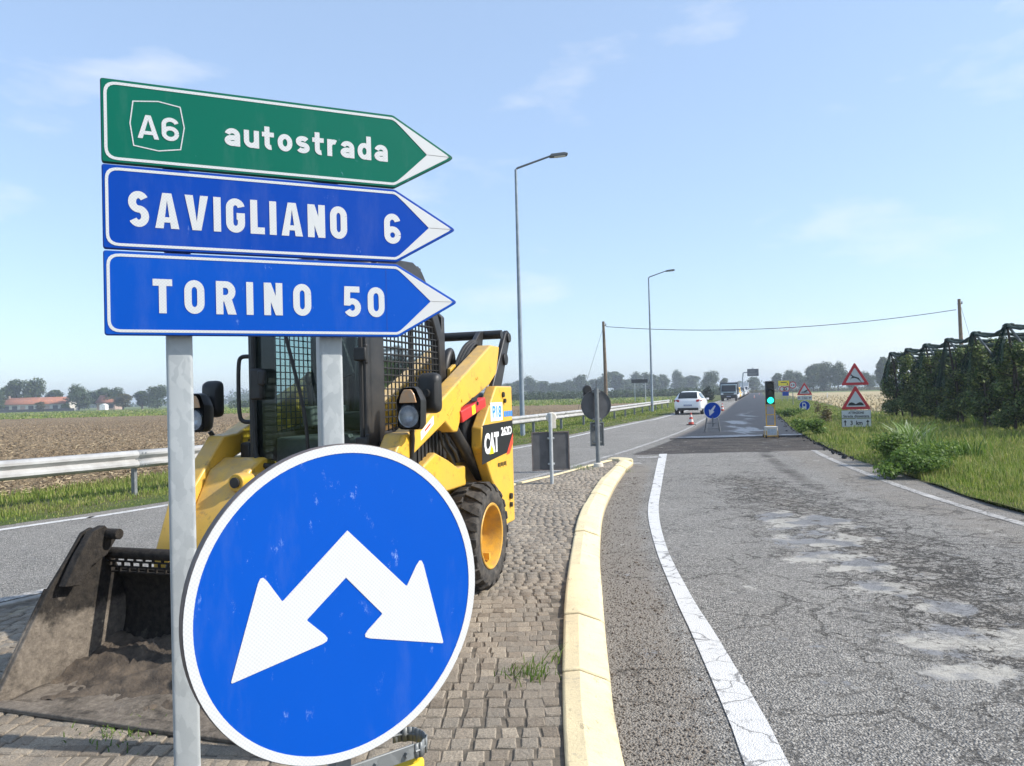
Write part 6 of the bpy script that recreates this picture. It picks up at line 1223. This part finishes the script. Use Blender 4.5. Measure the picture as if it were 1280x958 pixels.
for r_i, e in enumerate(ends):
    nt = [9, 8, 7, 6, 5, 4, 4][r_i]
    for k in range(nt):
        p = e + RW * (k * .95 + .15) + Vector((random.gauss(0, .06), random.gauss(0, .06), 0)); me, tm = AP[ct % 4]; ct += 1
        t = thing('apple_tree', ('end apple tree of the %s orchard row, beside the verge' % rowname[r_i] if k == 0 else '%s apple tree from the verge in the %s row of the netted orchard' % (ORD[k], rowname[r_i])), 'apple tree', (p.x, p.y, 0), random.uniform(0, 6.28), 'apple trees of the %s orchard row' % rowname[r_i]); q = random.uniform(.93, 1.06); t.scale = (q * 1.08, q * 1.08, q)
        for nm, d_ in (('crown', me), ('trunk', tm)): o = bpy.data.objects.new(nm, d_); col.objects.link(o); o.parent = t
    hp = 3.02 + .04 * r_i
    t = thing('net_frame', 'leaning end post with rolled dark green net over the %s orchard row' % rowname[r_i], 'orchard net', (e.x, e.y, 0), math.atan2(RW.y, RW.x), 'net supports of the orchard rows')
    ln_ = nt * .95 + 1.2
    m = MB(); m.tube([(.45, 0, -.2), (.0, 0, hp)], [.045, .035], 8); m.build('post', 'bark', t)
    m = MB(); m.tube([(.06, 0, hp - .05), (1.25, 0, 1.3), (1.7, 0, .0)], .04, 8); m.build('brace', 'galv_dark', t)
    m = MB(); nn = int(ln_ / .25); m.tube([(k * .25, .04 * math.sin(k * 1.3), hp - .02 - .07 * abs(math.sin(k * .25 / 3.8 * math.pi)) + .02 * math.sin(k * 2.1)) for k in range(nn)], [.045 + .03 * math.sin(k * .9) ** 2 for k in range(nn)], 8); m.ball((0, 0, hp + .02), (.11, .09, .07)); m.ball((.12, .03, hp + .03), (.10, .07, .06)); m.build('rolled_net', 'netroll', t)
    # second roll hanging mid-way to the next row
    m = MB(); m.tube([(k * .25 + .4, 1.3 + .05 * math.sin(k), hp - .30 - .10 * math.sin(k * .25 / 2.2 * math.pi) ** 2) for k in range(nn)], [.05 + .05 * math.sin(k * .25 / 2.2 * math.pi) ** 2 for k in range(nn)], 8); m.build('rolled_net', 'netroll', t)
    # drape down the row end
    m = MB(); nu, nv = 10, 12; V = []
    for j in range(nv + 1):
        v = j / nv; z = hp - v * (1.35 + .45 * math.sin(r_i * 2.4)); wdt = .12 + .62 * v ** 1.1
        for i in range(nu + 1): u = i / nu * 2 - 1; V.append((-.05 - .30 * v + .07 * math.sin(u * 9 + v * 2), u * wdt, z + .05 * math.sin(u * 5 + r_i)))
    m.add(V, [(j * (nu + 1) + i, j * (nu + 1) + i + 1, (j + 1) * (nu + 1) + i + 1, (j + 1) * (nu + 1) + i) for j in range(nv) for i in range(nu)]); m.build('net_drape', 'net', t)
    if r_i < 6: d_ = ends[r_i + 1] - e; c_, s_ = RW.x, RW.y; lx, ly = d_.x * c_ + d_.y * s_, -d_.x * s_ + d_.y * c_; m = MB(); m.tube([(lx * k / 12, ly * k / 12, hp - .18 * math.sin(math.pi * k / 12) + .04 * k / 12) for k in range(13)], [.035 + .02 * math.sin(k * 1.9) ** 2 for k in range(13)], 7); m.build('net_wire', 'netroll', t)

# ---- weeds on the right verge
def weed(name, px, py, h, w, n, size, m, label, seed, cat='weed'):
    p = gp(px, py); L = []; r_ = np.random.default_rng(seed)
    for k in range(9): a = r_.uniform(0, 6.28); d_ = r_.uniform(0, .42) * w; L.append((d_ * math.cos(a), d_ * math.sin(a), h * r_.uniform(.2, .72), w * .24, w * .24, h * .26))
    V, F = leaf_cloud(L, n, size, seed, .6); o = fast_mesh(name, V, F, m); o.location = (p.x, p.y, .0); return tag(o, label, cat)
weed('weed_bush', 1140, 598, .50, 1.0, 3000, .028, 'weed', 'dense dark green leafy weed at the road edge, lowest of the clump', 1, 'bush')
weed('weed_bush', 1172, 590, .62, 1.2, 3000, .026, 'weed', 'leafy green weed bush right of the reeds near the road edge', 2, 'bush')
weed('weed_bush', 1115, 582, .75, .9, 2600, .026, 'weed', 'leafy green weed bush left of the reeds near the road edge', 3, 'bush')
weed('weed_bush', 1014, 546, .62, 1.0, 1800, .035, 'weed', 'bushy weeds on the verge below the round blue bus sign', 4, 'bush')
weed('dry_weed', 1031, 534, 1.15, .6, 900, .035, 'dryweed', 'tall browning weed between the two groups of warning signs', 5)
weed('weed_bush', 987, 523, .6, 1.2, 1500, .045, 'weed', 'green weeds along the fresh lane left of the blue bus sign', 6, 'bush')
def reed(px, py, h, n, label, seed, m='reed', w=.35):
    p = gp(px, py); r_ = np.random.default_rng(seed); V = []; F = []
    for k in range(n):
        a = r_.uniform(0, 6.28); q = r_.uniform(.0, w); b0 = Vector((q * math.cos(a), q * math.sin(a), 0)); hh = h * r_.uniform(.6, 1.05); ph = r_.uniform(0, 6.28); le = hh * r_.uniform(.15, .7); d_ = Vector((math.cos(ph), math.sin(ph), 0)); s_ = Vector((-d_.y, d_.x, 0)) * r_.uniform(.010, .022); o = len(V)
        for t_ in (0, .35, .7, .9, 1.): c = b0 + d_ * (le * t_ * t_) + Vector((0, 0, hh * (t_ - .28 * t_ ** 3))); f_ = (1 - t_) ** .5 + .05; V += [c - s_ * f_, c + s_ * f_]
        F += [(o + 2 * i, o + 2 * i + 1, o + 2 * i + 3, o + 2 * i + 2) for i in range(4)]
    ob = fast_mesh('reed_clump', np.array([tuple(v) for v in V]), np.array(F), m); ob.location = (p.x, p.y, 0); return tag(ob, label, 'weed')
reed(1137, 578, 1.15, 130, 'tall pale green reed clump with arching leaves on the right verge', 1)
reed(1152, 572, .95, 90, 'shorter reed clump behind the tall pale one on the right verge', 2, 'weed')
reed(1205, 575, .60, 120, 'clump of long grass on the verge right of the weed bushes', 3, 'weed', .6)
reed(1232, 535, .9, 80, 'tall grass clump on the verge at the foot of the orchard', 4, 'weed', .5)
def tuft(px, py, z, h, n, label, seed, w=.07):
    p = gp(px, py, z); r_ = np.random.default_rng(seed); xs_ = r_.normal(0, w, n); ys_ = r_.normal(0, w, n); o = blades('grass_tuft', xs_, ys_, 0., r_.uniform(.5, 1.1, n) * h, np.full(n, .006), 'weed', 1.5); o.location = (p.x, p.y, z - .005); stuff(o, label, 'grass tuft')
tuft(664, 843, ISL, .075, 110, 'small grass tuft growing between the pavers left of the yellow kerb', 1)
tuft(692, 828, ISL, .12, 10, 'few long grass blades leaning against the yellow kerb', 2, .03)
tuft(150, 917, ISL, .035, 90, 'low moss-like tuft in the pavers in front of the bucket', 3, .09)
tuft(727, 587, ISL, .12, 60, 'grass tuft at the foot of the round sign seen from behind', 4, .14)
tuft(781, 590, .01, .10, 50, 'grass tuft at the nose of the yellow kerb', 5, .10)

# loose grit in the gutter beside the kerb
N = 5200; yy = np.exp(rng.uniform(math.log(2.6), math.log(14), N)); u_ = rng.beta(1.2, 1.8, N); xx = fDO(yy) + .01 + u_ * (fE1(yy) - fDO(yy)); sz = rng.uniform(.002, .0075, N) * np.where(rng.random(N) < .03, 2.2, 1.)
V = oct_[None] * sz[:, None, None] * rng.uniform(.6, 1.4, (N, 6, 1)); V = np.stack([V[..., 0] + xx[:, None], V[..., 1] + yy[:, None], V[..., 2] + .003], -1)
stuff(fast_mesh('gutter_grit', V.reshape(-1, 3), (of[None] + (np.arange(N) * 6)[:, None, None]).reshape(-1, 3), mat('grit', (.22, .185, .15), (.11, .09, .075), 40, .95)), 'loose brown grit in the gutter beside the yellow kerb', 'grit')

# ================================================================== farm buildings
def house(name, label, px0, px1, Y, eave, ridge, depth, gable_right=True, bays=6, wallm='wall'):
    a, b_ = at(px0, 514, Y), at(px1, 514, Y); L = b_.x - a.x; ang = R(4); t = thing(name, label, 'building', (a.x, Y, -.09), ang, 'farm buildings beyond the green field')
    m = MB(); m.prism([(0, 0), (L, 0), (L, eave), (0, eave)], XZ, 0, depth); w = m.build('wall', wallm, t)
    m = MB(); m.prism([(0, eave), (depth, eave), (depth / 2, ridge)], lambda u, v, q: Vector((q, u, v)), .02, L - .02); m.build('gable', 'wall', t)
    for s in (0, 1): y0, y1 = ((-.5, depth / 2) if s == 0 else (depth / 2, depth + .5)); z0, z1 = ((eave - .15, ridge + .12) if s == 0 else (ridge + .12, eave - .15)); m = MB(); m.add([(-.4, y0, z0), (L + .4, y0, z0), (L + .4, y1, z1), (-.4, y1, z1)], [(0, 1, 2, 3)]); r_ = m.build('roof', 'roof', t); q = r_.modifiers.new('solid', 'SOLIDIFY'); q.thickness = .15
    for k in range(bays): x = L * (k + .5) / bays; m = MB(); m.box((x, -.03, eave * .5), (L / bays * .62, .08, eave * .55)); m.build('opening', 'shut' if k % 3 else 'wallpink', t)
    m = MB(); m.box((L * .35, depth * .4, ridge + .4), (.6, .6, 1.1)); m.build('chimney', 'wallpink', t)
    m = MB(); m.box((L - .9, -.04, eave * .55), (.9, .06, 1.1)); m.build('window', 'shut', t)
    return t
house('farm_building', 'long low farm building with a red tiled roof behind the brown field', -38, 80, 300, 3.0, 5.4, 9, True, 12)
house('farm_house', 'small red-roofed house standing among the dark trees', 121, 143, 303, 2.9, 5.6, 8, True, 2, 'wallpink')
p = at(128, 515, 297); m = MB(); m.prism([(0, 0), (2.2, 0), (2.2, 1.9), (1.1, 2.4), (0, 1.9)], XZ, 0, 2.5); sh = m.build('white_shed', 'paper'); sh.location = (p.x - 1.1, 297, -.09); tag(sh, 'tiny white shed in front of the small red-roofed house', 'shed')
p = at(30, 515, 290); m = MB(); m.box((0, 0, .5), (38, .2, 1.0)); fw = m.build('field_wall', 'shut'); fw.location = (p.x, 290, -.09); tag(fw, 'low dark wall in front of the long farm building', 'wall')

# ================================================================== the hazy air
hz_ = MB(); hz_.box((0, 700, 8.9), (3000, 1800, 20.2)); hb = hz_.build('haze', 'white'); hb.data.materials.clear(); hm = bpy.data.materials.new('hazy_air'); hm.use_nodes = True; nt_ = hm.node_tree
for n_ in list(nt_.nodes): nt_.nodes.remove(n_)
pv = nt_.nodes.new('ShaderNodeVolumePrincipled'); pv.inputs['Color'].default_value = (.80, .88, .98, 1); pv.inputs['Density'].default_value = .0007; pv.inputs['Anisotropy'].default_value = .2
ho = nt_.nodes.new('ShaderNodeOutputMaterial'); nt_.links.new(pv.outputs[0], ho.inputs['Volume']); hm.cycles.homogeneous_volume = True; hb.data.materials.append(hm); hb['kind'] = 'stuff'; hb['label'] = 'thin bluish haze in the air over the fields'; hb['category'] = 'haze'
